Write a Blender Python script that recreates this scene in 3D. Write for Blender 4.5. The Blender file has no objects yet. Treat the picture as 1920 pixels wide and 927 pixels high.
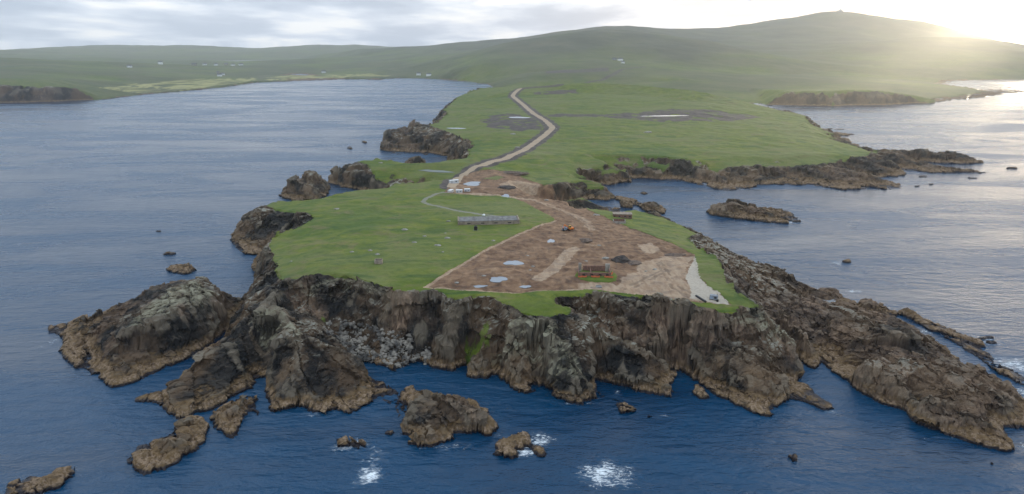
import bpy, bmesh, math, random
import numpy as np
from mathutils import Vector, geometry

# ------------------------------------------------------------------ camera, sky, sun, exposure
S = bpy.context.scene
COL = S.collection
CAM_H, F, PITCH = 120.0, 1280.0, math.radians(16.68)      # drone 120 m up, 24 mm lens (1280 px on a 1920 px frame)
cam = bpy.data.cameras.new('camera'); camo = bpy.data.objects.new('camera', cam); COL.objects.link(camo)
cam.sensor_width = 36.0; cam.lens = 24.0; cam.clip_start = 1.0; cam.clip_end = 40000.0
camo.location = (0, 0, CAM_H); camo.rotation_euler = (math.pi/2 - PITCH, 0, 0)
S.camera = camo
S.view_settings.view_transform = 'Standard'; S.view_settings.look = 'None'
S.view_settings.exposure = 0.78; S.view_settings.gamma = 1.0
S.cycles.use_denoising = True
S.cycles.volume_bounces = 2; S.cycles.max_bounces = 6; S.cycles.transparent_max_bounces = 8
S.cycles.sample_clamp_indirect = 4.0

SUN_AZ, SUN_EL = math.radians(37.6), math.radians(5.2)     # azimuth clockwise from +Y
SUN_DIR = Vector((math.sin(SUN_AZ)*math.cos(SUN_EL), math.cos(SUN_AZ)*math.cos(SUN_EL), math.sin(SUN_EL)))
sun = bpy.data.lights.new('sun', 'SUN'); suno = bpy.data.objects.new('sun', sun); COL.objects.link(suno)
sun.energy = 1.1; sun.angle = math.radians(0.5); sun.color = (1.0, 0.84, 0.58)
suno.rotation_euler = (-SUN_DIR).to_track_quat('-Z', 'Y').to_euler()
suno.location = (2000, 3000, 900)

world = bpy.data.worlds.new('World'); S.world = world; world.use_nodes = True
def sky_nodes():
    nt = world.node_tree; nt.nodes.clear()
    N = lambda t, **k: _set(nt.nodes.new(t), k)
    L = nt.links.new
    out = N('ShaderNodeOutputWorld')
    sky = N('ShaderNodeTexSky'); sky.sky_type = 'NISHITA'; sky.sun_disc = False
    sky.sun_elevation = SUN_EL; sky.sun_rotation = SUN_AZ; sky.air_density = 1.0; sky.dust_density = 2.0
    bg1 = N('ShaderNodeBackground'); bg1.inputs['Strength'].default_value = 0.10; L(sky.outputs[0], bg1.inputs[0])
    tc = N('ShaderNodeTexCoord')
    sep = N('ShaderNodeSeparateXYZ'); L(tc.outputs['Generated'], sep.inputs[0])
    az = mathn(nt, 'ADD', mathn(nt, 'MAXIMUM', sep.outputs[2], 0.0), 0.10)
    cx = mathn(nt, 'DIVIDE', sep.outputs[0], az); cy = mathn(nt, 'DIVIDE', sep.outputs[1], az)
    cmb = N('ShaderNodeCombineXYZ'); L(cx, cmb.inputs[0]); L(cy, cmb.inputs[1])
    mp = N('ShaderNodeMapping'); L(cmb.outputs[0], mp.inputs[0]); mp.inputs['Scale'].default_value = (1.0, 0.62, 1); mp.inputs['Location'].default_value = (3.1, 1.7, 0)
    n1 = N('ShaderNodeTexNoise'); L(mp.outputs[0], n1.inputs['Vector']); n1.inputs['Scale'].default_value = 0.85; n1.inputs['Detail'].default_value = 7; n1.inputs['Roughness'].default_value = 0.52
    cr = N('ShaderNodeValToRGB'); L(n1.outputs[0], cr.inputs[0])
    e = cr.color_ramp.elements
    e[0].position = 0.40; e[0].color = (0.26, 0.32, 0.42, 1)
    e[1].position = 0.61; e[1].color = (0.74, 0.74, 0.73, 1)
    m = e.new(0.47); m.color = (0.35, 0.41, 0.51, 1)
    m = e.new(0.53); m.color = (0.50, 0.55, 0.63, 1)
    up = N('ShaderNodeMapRange'); L(sep.outputs[2], up.inputs[0]); up.inputs[1].default_value = 0.12; up.inputs[2].default_value = 0.5; up.inputs[3].default_value = 0.0; up.inputs[4].default_value = 1.0
    mu = N('ShaderNodeMix'); mu.data_type = 'RGBA'; mu.blend_type = 'MULTIPLY'; L(up.outputs[0], mu.inputs[0]); L(cr.outputs[0], mu.inputs[6]); mu.inputs[7].default_value = (1.32, 1.42, 1.48, 1)
    # haze brightening towards the horizon
    hz = N('ShaderNodeMapRange'); L(sep.outputs[2], hz.inputs[0]); hz.inputs[1].default_value = 0.0; hz.inputs[2].default_value = 0.10; hz.inputs[3].default_value = 0.25; hz.inputs[4].default_value = 0.0
    mh = N('ShaderNodeMix'); mh.data_type = 'RGBA'; L(hz.outputs[0], mh.inputs[0]); L(mu.outputs[2], mh.inputs[6]); mh.inputs[7].default_value = (0.50, 0.56, 0.65, 1)
    # glow of the low sun behind the cloud
    dot = N('ShaderNodeVectorMath'); dot.operation = 'DOT_PRODUCT'; L(tc.outputs['Generated'], dot.inputs[0]); dot.inputs[1].default_value = SUN_DIR
    d0 = mathn(nt, 'MAXIMUM', dot.outputs['Value'], 0.0)
    g1 = mathn(nt, 'MULTIPLY', mathn(nt, 'POWER', d0, 16.0), 0.42)
    g2 = mathn(nt, 'MULTIPLY', mathn(nt, 'POWER', d0, 420.0), 1.6)
    gs = mathn(nt, 'ADD', g1, g2)
    gc = N('ShaderNodeMix'); gc.data_type = 'RGBA'; gc.blend_type = 'MULTIPLY'; gc.inputs[0].default_value = 1.0
    gcol = N('ShaderNodeCombineXYZ'); [L(gs, gcol.inputs[i]) for i in range(3)]
    L(gcol.outputs[0], gc.inputs[6]); gc.inputs[7].default_value = (1.0, 0.90, 0.70, 1)
    ad = N('ShaderNodeMix'); ad.data_type = 'RGBA'; ad.blend_type = 'ADD'; ad.inputs[0].default_value = 1.0
    L(mh.outputs[2], ad.inputs[6]); L(gc.outputs[2], ad.inputs[7])
    bg2 = N('ShaderNodeBackground'); L(ad.outputs[2], bg2.inputs[0]); bg2.inputs['Strength'].default_value = 1.15
    mx = N('ShaderNodeMixShader'); mx.inputs[0].default_value = 0.85
    L(bg1.outputs[0], mx.inputs[1]); L(bg2.outputs[0], mx.inputs[2]); L(mx.outputs[0], out.inputs[0])
def _set(n, k):
    for a, b in k.items(): setattr(n, a, b)
    return n
def mathn(nt, op, a, b=None, clamp=False):
    n = nt.nodes.new('ShaderNodeMath'); n.operation = op; n.use_clamp = clamp
    for i, v in enumerate((a, b)):
        if v is None: continue
        if isinstance(v, (int, float)): n.inputs[i].default_value = v
        else: nt.links.new(v, n.inputs[i])
    return n.outputs[0]
sky_nodes()

# ------------------------------------------------------------------ survey: photograph pixel + height -> point on the ground
CP, SP = math.cos(PITCH), math.sin(PITCH)
def G(px, py, z=0.6):
    u = (px-960)/F; v = (463.5-py)/F
    dx, dy, dz = u, CP + v*SP, -SP + v*CP
    t = (z-CAM_H)/dz
    return (dx*t, dy*t, z)
def W(px, Y, z=0.6):                                       # bearing px, forward distance Y, height z
    dep = Y*CP + (CAM_H-z)*SP
    return ((px-960)/F*dep, Y, z)
def D(px, py, Y):                                          # bearing and elevation at forward distance Y (hill crests)
    u = (px-960)/F; v = (463.5-py)/F
    t = Y/(CP + v*SP)
    return (u*t, Y, CAM_H + (-SP + v*CP)*t)

# ------------------------------------------------------------------ noise
_rng = np.random.RandomState(7)
_PERM = np.concatenate([_rng.permutation(256)]*3)
_GR = np.stack([np.cos(np.arange(256)*2*np.pi/256*7.3), np.sin(np.arange(256)*2*np.pi/256*7.3)], 1)
def pn2(x, y):
    xi = np.floor(x).astype(np.int64); yi = np.floor(y).astype(np.int64)
    xf = x-xi; yf = y-yi; xi &= 255; yi &= 255
    u = xf*xf*xf*(xf*(xf*6-15)+10); v = yf*yf*yf*(yf*(yf*6-15)+10)
    def g(ix, iy, fx, fy):
        h = _PERM[_PERM[ix & 255] + (iy & 255)]; gr = _GR[h]
        return gr[..., 0]*fx + gr[..., 1]*fy
    a = g(xi, yi, xf, yf); b = g(xi+1, yi, xf-1, yf); c = g(xi, yi+1, xf, yf-1); d = g(xi+1, yi+1, xf-1, yf-1)
    return ((a+(b-a)*u) + ((c+(d-c)*u)-(a+(b-a)*u))*v)*1.5
def fbm(x, y, sc, octv=4, gain=0.5, seed=0.0):
    s = 0; a = 1.0; f = 1.0/sc
    for i in range(octv):
        s = s + a*pn2(x*f+seed+i*17.3, y*f+seed*1.7+i*9.1); a *= gain; f *= 2.03
    return s
def ridged(x, y, sc, octv=3, seed=0.0):
    s = 0; a = 1.0; f = 1.0/sc
    for i in range(octv):
        s = s + a*(1-2*np.abs(pn2(x*f+seed+i*7.7, y*f-seed+i*3.3))); a *= 0.5; f *= 2.1
    return s*0.5
def facets(x, y, cell, seed=0, tone=False):
    fx = x/cell; fy = y/cell; ix = np.floor(fx).astype(np.int64); iy = np.floor(fy).astype(np.int64)
    best = np.full(x.shape, 1e9); val = np.zeros(x.shape); ton = np.zeros(x.shape)
    for di in (-1, 0, 1):
        for dj in (-1, 0, 1):
            a = ix+di; b = iy+dj
            h1 = _PERM[_PERM[(a+seed) & 255]+(b & 255)]; h2 = _PERM[h1+37]; h3 = _PERM[h2+91]; h4 = _PERM[h3+53]; h5 = _PERM[h4+11]
            dx = fx-(a+.15+.7*h1/255.); dy = fy-(b+.15+.7*h2/255.); d = dx*dx+dy*dy
            v = ((h3/127.5-1)*dx+(h4/127.5-1)*dy)*.9+(h5/255.-.5)*.7
            m = d < best; best = np.where(m, d, best); val = np.where(m, v, val)
            if tone: ton = np.where(m, h5/255., ton)
    return (val*cell, ton) if tone else val*cell
def sstep(a, b, x):
    t = np.clip((x-a)/(b-a), 0, 1); return t*t*(3-2*t)
def inpoly(poly, x, y):
    m = np.zeros(x.shape, bool); n = len(poly); j = n-1
    for i in range(n):
        xi, yi = poly[i][:2]; xj, yj = poly[j][:2]
        if yi != yj:
            c = ((yi > y) != (yj > y)) & (x < (xj-xi)*(y-yi)/(yj-yi)+xi); m ^= c
        j = i
    return m
def segdist(poly, x, y, closed=True):
    d = np.full(x.shape, 1e9); t_out = np.zeros(x.shape)
    n = len(poly)
    for i in range(n if closed else n-1):
        ax, ay = poly[i][:2]; bx, by = poly[(i+1) % n][:2]
        vx, vy = bx-ax, by-ay; L2 = vx*vx+vy*vy+1e-9
        t = np.clip(((x-ax)*vx+(y-ay)*vy)/L2, 0, 1)
        dd = np.hypot(x-ax-t*vx, y-ay-t*vy)
        d = np.minimum(d, dd)
    return d

# ------------------------------------------------------------------ survey data of the land (z in metres)
def P3(lst, z=0.6): return [q if len(q) == 3 and not isinstance(q[0], str) and q[0] == '' else q for q in lst]
def pts(lst, z=0.6):
    out = []
    for q in lst:
        if q[0] == 'W': out.append(W(*q[1:]))
        elif q[0] == 'D': out.append(D(*q[1:]))
        elif q[0] == 'X': out.append(tuple(q[1:]))
        else: out.append(G(q[0], q[1], q[2] if len(q) > 2 else z))
    return out

COAST = pts([
 # far left shore of the bay
 ('X',-4200,1250,.6),('W',-250,1330),('W',-60,1400),(0,193),(60,193),(100,191),(150,188.5),(180,188),(220,184),(270,177.5),(340,171.5),(410,165),(440,160.5),(480,155),(560,152),
 (650,148.5),(700,149),(750,147),(790,147.5),(830,149.5),(880,153.5),(915,158),
 # west side of the isthmus, north to south
 ('W',935,1760),('W',902,1540),('W',868,1430),('W',852,1380),('W',838,1290),(829,208),(818,224),('W',812,1040),
 ('W',806,960),('W',792,880),('W',765,860),('W',735,855),('W',716,840),(713,279),(725,283.5),(750,291),(766,286),(800,291),(802,286),(837,293),(840,307),
 ('W',862,690),('W',850,660),('W',790,648),('W',720,645),('W',675,640),('W',640,632),(617,341),
 ('W',638,582),('W',690,555),('W',745,540),('W',700,520),('W',650,503),('W',610,492),('W',560,480),('W',515,486),('W',485,490),('W',462,480),
 (446,426),(460,432),(437,441),(430,448),(441,463),(456,475),(490,477),(482,489),(472,503),(476,516),(486,536),(490,547),
 # neck and the first slab
 (456,563),(428,600),(412,632),(378,670),(358,692),(338,716),(300,736),(280,735),(262,748),(286,753),(303,764),(314,778),(340,781),(372,771),(395,766),(413,757),(426,748),(446,740),(475,728),(479,713),
 # notch, second slab
 (500,707),(499,720),(496,740),(499,763),(508,773),(530,770),(560,757),(576,761),(590,766),(606,773),(640,766),(658,776),(673,770),(676,758),(690,750),(706,750),(735,756),(752,744),(745,730),(722,716),(706,711),(690,695),(670,679),
 # boulder cove
 (690,676),(702,679),(716,683),(730,689),(742,693),(760,686),(786,675),(800,680),(816,687),(850,691),(869,687),(877,683),(873,696),(876,706),(892,712),(916,711),(926,702),(940,711),(960,726),(976,737),(1000,738),(1011,731),(1004,719),(1018,722),
 (1030,734),(1027,741),(1046,751),(1070,756),(1100,753),(1121,746),(1139,740),(1127,726),(1122,714),(1135,717),(1165,725),(1200,735),(1240,739),(1263,743),(1266,725),(1264,706),
 # slit, right-hand slabs
 ('W',1248,235),(1275,691),(1312,717),(1330,731),(1360,746),(1376,753),(1393,760),(1420,773),(1452,778),(1446,766),(1462,756),(1482,749),(1500,753),(1522,757),(1536,766),(1568,767),(1555,755),(1531,736),(1510,722),(1492,715),(1506,708),(1500,695),(1491,681),(1488,669),
 # long rock ridge
 (1502,673),(1520,686),(1527,690),(1531,679),(1542,674),(1560,690),(1590,712),(1622,741),(1660,756),(1704,772),(1709,790),(1740,805),(1800,821),(1850,836),(1900,841),(1905,832),(1890,815),(1884,801),(1925,798),(1970,800),(1990,770),
 (1925,755),(1895,736),(1862,713),(1838,697),(1800,680),(1775,655),(1740,633),(1720,616),(1690,598),(1676,589),
 (1692,588),(1730,606),(1790,641),(1830,667),(1860,691),(1920,722),(1960,742),(1985,735),(1925,705),(1872,679),(1852,660),(1834,641),(1812,631),(1790,621),(1770,613),(1750,606),(1731,592),(1702,580),
 ('W',1690,293),('W',1655,297),('W',1600,303),('W',1560,312),('W',1530,312),('W',1500,322),('W',1455,342),('W',1400,366),('W',1345,400),('W',1300,428),('W',1262,455),('W',1235,470),('W',1200,482),
 # small inlets facing the bay
 ('W',1165,480),('W',1120,466),('W',1080,456),('W',1072,464),('W',1110,474),('W',1150,490),(1163,396),(1166,388),('W',1150,506),
 ('W',1110,500),('W',1060,498),('W',1030,505),('W',1020,516),('W',1060,522),('W',1105,530),(1146,374),(1143,367),('W',1125,575),('W',1100,590),
 # north shore of the bay
 (1132,347),(1150,346),(1180,342.5),(1183,335),(1217,335.5),(1282,338),(1292,342),(1315,346),(1322,341),(1328,349),(1360,357),(1382,354),(1410,352),(1423,346.5),(1480,345.5),(1505,346.5),(1530,349.5),(1585,356.5),(1625,352),(1662,354.5),(1683,354.5),(1692,346.5),(1657,338),(1650,332.5),(1692,331),(1701,325.5),(1690,317.5),
 (1720,320.5),(1750,324.5),(1810,325),(1865,324),(1810,319.5),(1812,314),(1762,311.5),(1724,304),(1750,304.5),(1790,307.5),(1846,305.5),(1826,300.5),
 ('W',1800,745),('W',1740,760),('W',1680,775),('W',1630,790),('W',1588,795),(1586,279),(1612,274),(1594,269),(1590,262),(1581,255),(1608,252),(1576,249),(1546,251),(1540,245),(1532,237),
 ('W',1515,1080),('W',1500,1180),('W',1470,1240),('W',1430,1290),('W',1405,1370),(1396,196),
 # far right shore
 (1430,196.5),(1500,198.5),(1570,199.5),(1680,196.5),(1750,193.5),(1762,190.5),(1790,188),(1850,182),(1880,176),(1920,172),('W',2050,1750),('X',4200,1850,.6),
 ('X',9500,3500,.6),('X',9500,12000,.6),('X',-9500,12000,.6),('X',-9500,1500,.6)])

LINES = []                                                  # break lines: rims, crests, feet
def BL(*l): LINES.append(pts(l))
# --- rim of the headland, front
BL((508,480,22),(516,498,24),(528,522,25.5),(545,527,26),(575,517,26.5),(600,513,27),(632,513,27),(652,517,27),(680,528,27),(702,538,26.5),(717,545,26.2),(742,551,26),(790,549,26),(820,547,26.2),(829,557,25.2),(870,561,25),(900,557,25.3),(926,561,25),(950,571,24.3),(975,586,23.8),(1000,598,23.5),(1025,601,23.2),(1045,593,23.6),(1040,568,25.6),(1034,557,25.7),(1046,554,25.7),(1080,553,25.5),(1120,555,25.4),(1160,558,25.2),(1200,561,25.3),(1222,569,25.6),(1250,572,25.6),(1300,575,25.5),(1340,585,25),(1380,586,24.5),(1420,580,24),(1406,565,25),(1380,550,26),(1366,530,26.3),(1353,500,26),(1347,486,25),(1325,474,23.5),(1300,463,21))
# --- feet of the front cliffs
BL((540,548,22),(568,572,16),(600,592,13),(640,606,11),(690,622,9.5),(718,632,8.8),(740,638,8.4),(765,641,8.2),(800,638,8.6),(815,632,9))
BL((620,622,9),(660,648,5),(700,664,3),(740,674,2.5),(785,664,3.5))
# --- ridge from the plateau to the second slab
BL((528,530,25),(512,556,23),(516,576,22),(528,592,21),(541,608,20.5),(556,626,20),(602,647,15),(640,664,10),(666,679,5))
BL((516,576,22),(500,588,20.5),(480,593,19),(465,599,17.5),(463,613,15),(470,645,10),(478,690,3))
BL((556,626,20),(532,638,17.5),(512,648,15.5),(512,676,10),(516,697,7),(500,720,2.5))
BL((520,612,11),(505,640,9),(495,680,4))                    # recess between the two arms
BL((560,700,9),(600,720,6),(650,725,5),(700,728,3))
BL((520,740,4.5),(560,742,3.5),(600,752,3))
# --- first slab
BL((376,667,8),(402,648,12),(430,645,12.5),(452,640,11))
BL((376,667,8),(362,690,6),(345,720,4.5),(312,752,3))
BL((455,700,5),(420,735,3),(360,762,2.5))
BL((440,590,9),(448,615,9),(455,575,13),(480,572,18))
# --- central buttresses
BL((829,557,25.2),(842,600,18.8),(838,625,14),(844,660,8.5),(850,682,3))
BL((900,557,25.3),(893,590,18.6),(884,618,12.8),(879,650,6.5),(878,670,2.8))
BL((926,600,18.5),(908,632,13),(902,662,9),(898,698,3.5))
BL((1000,598,23.5),(975,612,20),(950,632,16.5),(935,660,11),(945,692,5.5),(975,722,2.5))
BL((1025,601,23.2),(1030,622,21),(1048,636,18.5),(1068,650,16.5),(1072,672,13),(1085,690,10.5),(1100,712,7),(1110,735,3.5))
BL((1048,636,18.5),(1018,650,15),(1032,676,11),(1042,700,7),(1050,732,3))
BL((985,650,13.5),(1000,672,8),(1010,700,4))
# --- slab right of the buttress, its crest and the cleft behind
BL((1045,593,23.6),(1072,578,25),(1102,593,23),(1130,611,19.5),(1170,636,14.5),(1206,657,10.5),(1245,681,5.5),(1262,702,3))
BL((1085,690,10.5),(1118,690,7),(1160,700,5.5),(1220,718,4),(1255,725,3))
BL(('W',1066,246,19.5),('W',1090,243,16),('W',1120,240,12),('W',1160,238,8.5),('W',1200,236.5,5),('W',1246,235,1.2))
# --- right-hand block and slabs
BL((1345,607,20.9),(1405,618,18.6),(1440,622,17.4),(1475,627,15),(1484,646,12))
BL((1285,610,19.2),(1330,632,15.8),(1400,651,13),(1440,662,10.5),(1472,673,8))
BL((1222,569,25.6),(1232,600,19.5),(1240,632,14),(1262,652,11),(1300,664,9))
BL((1265,668,8),(1310,690,6),(1360,710,5),(1420,722,4.5),(1480,738,3))
BL((1420,580,24),(1450,600,20),(1475,627,15))
# --- gully and long ridge
BL((1366,515,20),(1381,541,15),(1400,560,13),(1430,590,10),(1458,618,6.5),(1480,646,3),(1488,664,1))
BL((1300,450,17.5),(1340,462,14),(1400,484,11.5),(1440,500,10),(1480,516,9),(1502,531,8),(1530,544,7),(1555,539,7.5),(1575,541,6.5),(1620,551,5.5),(1660,556,5))
BL((1385,500,13),(1450,540,11.5),(1520,570,10.5),(1600,600,10.5),(1690,640,11),(1760,680,10.5),(1830,730,9.5),(1880,765,6))
BL((1450,580,11.5),(1510,630,10),(1560,650,9.5),(1620,690,8.5),(1680,720,8),(1740,750,7.5),(1810,780,5.5),(1870,810,3))
BL((1550,675,2.5),(1620,728,2.5),(1700,760,2.2),(1800,806,2.2))
BL((1620,585,4),(1680,605,4),(1720,630,6),(1770,665,6))
BL((1640,565,4.5),(1700,576,4),(1760,616,3.6),(1830,656,3.2),(1890,700,2.5))
BL(('X',*G(1530,560,5)),('X',*G(1560,568,4.5)))
# --- west rim, south to north
BL((508,480,22),(498,460,20),(520,440,20.5),(560,425,21),(585,412,21),(575,402,20.5),(540,398,18.5),(505,396,16),(480,400,14.5),(462,404,13))
BL((462,404,13),(462,418,9),(470,430,6),(500,445,5))
BL((470,404,13.5),(488,391,12),(515,378,12),(545,376.5,14),(575,379,16),(600,372,17),(626,365,18),(670,357,18.5),(730,352,19),(785,344,19.5))
BL((785,344,19.5),(745,340,18.5),(705,334,17),(695,322,17),(690,312,18),(676,301,18.5),(712,299.5,18.5),(760,306,18.5),(818,306,19),(876,306,19.5))
BL((695,322,17),(660,318,15.5),(640,318,14),(627,322,11),(622,332,7))
BL((676,301,18.5),(648,306,14.5),(635,314,13))
BL((668,352,7),(720,350,9))
# --- promontory P and coast to the north
BL((876,306,19.5),(880,295,18),(876,283,19),(890,272,20),(868,260,20.5),(830,247,20.5),(805,240,20.5),(800,236,20.5),(820,230,20.5),(840,214,21),(835,205,21),(850,190,22),(862,178,24),(895,167,25),(915,164.5,26))
BL((718,248,16),(730,243,18),(762,241,17.5),(786,243,15),(800,240,20))
BL((720,262,12),(760,262,12),(800,268,11),(835,278,8))
# --- north shore rims
BL((1190,395,12),(1240,408,12),(1290,429,14),(1300,450,17.5))
BL((1185,398,12),(1160,398,11.5),(1120,393,12.5),(1088,391,13.5),(1066,384,14))
BL((1062,377,14.5),(1085,379,13),(1110,380,11.5),(1140,381,10),(1152,386,7))
BL((1135,367,9),(1100,363,10.5),(1060,356,12),(1035,350,13),(1020,345,14),(1005,333,14.5),(1012,324,15),(1060,332,13.5),(1100,340,11.5),(1125,346,10),(1136,360,6))
BL((1040,312,16.5),(1080,320,13.5),(1112,324,10),(1128,334,6))
BL((1110,312,14),(1140,306,15.5),(1200,306,15.5),(1262,307,15.5),(1284,314,14),(1305,318,10),(1320,322,8))
BL((1290,298,17),(1340,301,15.5),(1352,312,12),(1400,312,12),(1450,312,11),(1480,309,11),(1530,306,12),(1520,298,14),(1512,289,16),(1560,289,14),(1620,292,11),(1635,290,9.5))
BL((1340,330,6),(1400,332,5),(1480,330,5),(1560,335,4),(1620,335,3.5),(1670,325,3.2))
BL((1640,296,8),(1700,305,4),(1760,316,2.6),(1806,319,2))
BL((1645,288,9),(1700,285,8.5),(1760,288,8),(1800,288,8),(1830,298,4))
BL((1635,290,9.5),(1590,283,12),(1545,276,14),(1520,271,16),(1560,262,12),(1525,258,15),(1512,243,17),(1498,236,18),(1520,234,12))
BL((1498,236,18),(1512,224,15),(1508,216,16),(1485,211,18),(1425,206.5,20),(1402,201,22))
# --- far cliffs: left, behind the isthmus, right
BL(('D',-200,152,1360),('D',0,148,1466),('D',40,149,1470),('D',75,152,1474),('D',110,158,1486),('D',150,168,1515),('D',175,178,1545),(230,180,6),(300,172,5),(410,161,5),(480,152,5))
BL(('D',-200,150,1460),('D',0,145,1560),('D',75,148,1580),('D',150,160,1640))
BL((650,146,5),(760,144.5,5),('D',790,142,2520),('D',830,138,2450),('D',850,128,2420),('D',880,119,2380),('D',920,117,2350),('D',955,123,2280),('D',965,140,2150),('D',960,150,1950))
BL((1400,192,8),(1440,188,14),('D',1458,177,1388),('D',1480,171.5,1388),('D',1560,169.5,1388),('D',1640,168,1402),('D',1700,176,1425),('D',1750,186,1450),(1790,183,7),(1860,177,6),(1920,169,6))
# --- interior heights
INNER = pts([(600,470,25.5),(700,480,26.5),(700,420,23),(800,460,26),(640,400,21),(760,390,21),(850,400,22.5),(880,450,25),(840,350,20),(740,365,19.5),(900,350,20),(950,400,22.5),(1000,450,25),(900,520,26.8),(1000,520,26.8),(1100,520,26.5),(1200,520,26.4),(1300,540,26.2),(1300,500,26),(1100,450,24.5),(1200,450,23),(1150,420,19.5),(1050,400,20.5),(1000,370,19),(950,340,19),(1100,398,16),(1250,440,18),(1180,412,15),
 (1090,370,13),(1050,343,15),(930,320,20),(900,290,21),(1000,290,20),(1100,290,18.5),(1200,290,18),(1300,285,18.5),(1400,290,17),(1450,300,15),(850,260,21),(950,250,22),(1040,240,23),(1150,250,22),(1300,250,21),(1400,250,20),(1480,260,18),(880,215,23),(1000,210,25),(1100,200,27),(1200,215,25),(1300,210,26),(1400,225,22),(900,185,26),(1000,180,30),(1100,175,33),(1200,180,32),(1300,190,30),(1350,198,27),
 (1000,160,42),(1100,155,48),(1200,160,46),(1300,170,42),(1350,180,33)])
FAR = pts([('D',1020,135,2000),('D',1080,130,2100),('D',1140,128,2150),('D',1200,135,2050),('D',1300,150,1900),('D',1400,165,1750),('D',1400,140,2200),('D',1250,120,2350),('D',1160,115,2400),('D',1060,112,2400),
 ('D',1480,140,2300),('D',1560,135,2450),('D',1640,140,2400),('D',1700,150,2200),('D',1780,160,2100),('D',1860,160,2200),('D',1920,155,2300),('D',2050,160,2200),
 ('D',640,135,2800),('D',700,132,2900),('D',760,126,2800),('D',560,141,2750),('D',480,141,2600),('D',400,150,2150),('D',300,160,1950),('D',200,160,1800),('D',120,148,1800),('D',0,130,2000),('D',-200,130,2000),
 ('D',460,130,3300),('D',560,128,3500),('D',640,120,3500),('D',860,110,2750),('D',920,100,2700)])
def HL(*l): LINES.append(pts([('D',)+q for q in l]))
HL((-300,104,2700),(-100,104,2600),(0,109,2500),(60,113,2500),(120,119,2500),(200,126,2550),(300,127,2700),(400,124,3000),(480,121,3300))     # near hill on the left
HL((940,82,2900),(991,73,2900),(1041,64,2950),(1091,56,3000),(1142,53,3050),(1175,55,3050),(1225,60,3000),(1280,67,2950),(1340,78,2850),(1400,92,2750),(1460,106,2650),(1540,118,2600))  # central hill
HL((700,118,3300),(790,112,3200),(860,101,3050),(920,88,2950),(940,82,2900))
HL((1040,58,4200),(1091,52,4150),(1130,45,4150),(1165,41,4200),(1220,44,4250),(1280,50,4400),(1330,53,4600),(1370,49,4700),(1430,38,4750),(1480,30,4800),(1540,20,4850),(1575,17,4850),(1640,25,4850),(1720,38,4800),(1780,48,4750),(1830,62,4700),(1880,82,4650),(1960,100,4600))   # high hill
HL((1480,110,2900),(1560,92,3200),(1640,79,3300),(1700,71,3350),(1740,67.5,3400),(1820,66.5,3400),(1850,72,3350),(1920,83,3300),(2000,95,3250),(2100,110,3200))   # shoulder on the right
HL((560,125,4600),(640,107,4500),(680,93,4500),(720,87,4500),(790,84,4500),(860,80,4500),(930,76,4500),(980,75,4600),(1040,80,4600))   # ridge behind the bay
HL((-400,112,6500),(-100,105,6500),(0,98,6500),(70,92,6500),(140,86,6600),(240,83,6700),(330,86,6700),(420,86.5,6800),(510,92,6800),(560,86,6900),(600,83,6900),(650,84,6900),(700,86,7000),(800,95,7000),(1000,100,7000))
HL((-400,104,5000),(0,100,4900),(30,95,5000),(60,99,5000),(160,103,5000),(300,105,5000),(450,106,5200),(560,106,5300))
VALLEY = pts([('X',x,y,z) for x,y,z in [(-2300,3400,30),(-1500,3800,25),(-2800,4200,40),(-800,3900,40),(-600,3500,40),(200,3700,120),(900,3800,110),(1500,3900,130),(1900,3700,110),(2400,3900,90),(3000,4000,60),(2800,3000,60),(3600,3400,30),
 (-3000,5800,40),(-1500,5800,50),(0,5600,80),(1500,6000,120),(3000,6000,100),(4500,5000,60),(4500,3500,30),(-3000,8000,50),(0,8500,60),(3000,8500,60),(6000,8000,40),(-5500,5000,30),(-5500,8000,30),(-3800,2200,40),(-3800,1700,25),(3600,2400,25),(6000,3400,10)]])

# ------------------------------------------------------------------ triangulated survey -> height rasters
def cdt(coast, lines, pnts):
    V = []; E = []
    def addl(l, closed=False):
        s = len(V)
        for q in l: V.append(q)
        n = len(l)
        for i in range(n-1): E.append((s+i, s+i+1))
        if closed: E.append((s+n-1, s))
    addl(coast, True); nco = len(coast)
    for l in lines: addl(l)
    for q in pnts: V.append(q)
    v2 = [Vector((q[0], q[1])) for q in V]
    r = geometry.delaunay_2d_cdt(v2, E, [], 0, 1e-4, True)
    ov, oe, of, orig = r[0], r[1], r[2], r[3]
    A = np.array(V); z = []
    for k, o in enumerate(orig):
        if o: z.append(max(V[i][2] for i in o) if len(o) > 1 else V[o[0]][2])
        else:
            d = np.hypot(A[:, 0]-ov[k].x, A[:, 1]-ov[k].y); ii = np.argsort(d)[:2]; z.append(float(A[ii, 2].mean()))
    P = np.array([(a.x, a.y, b) for a, b in zip(ov, z)])
    T = []
    for f in of:
        c = P[list(f)].mean(0)
        T.append(f)
    T = np.array(T)
    cen = P[T].mean(1)
    keep = inpoly(coast, cen[:, 0], cen[:, 1])
    return P, T[keep]
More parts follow.
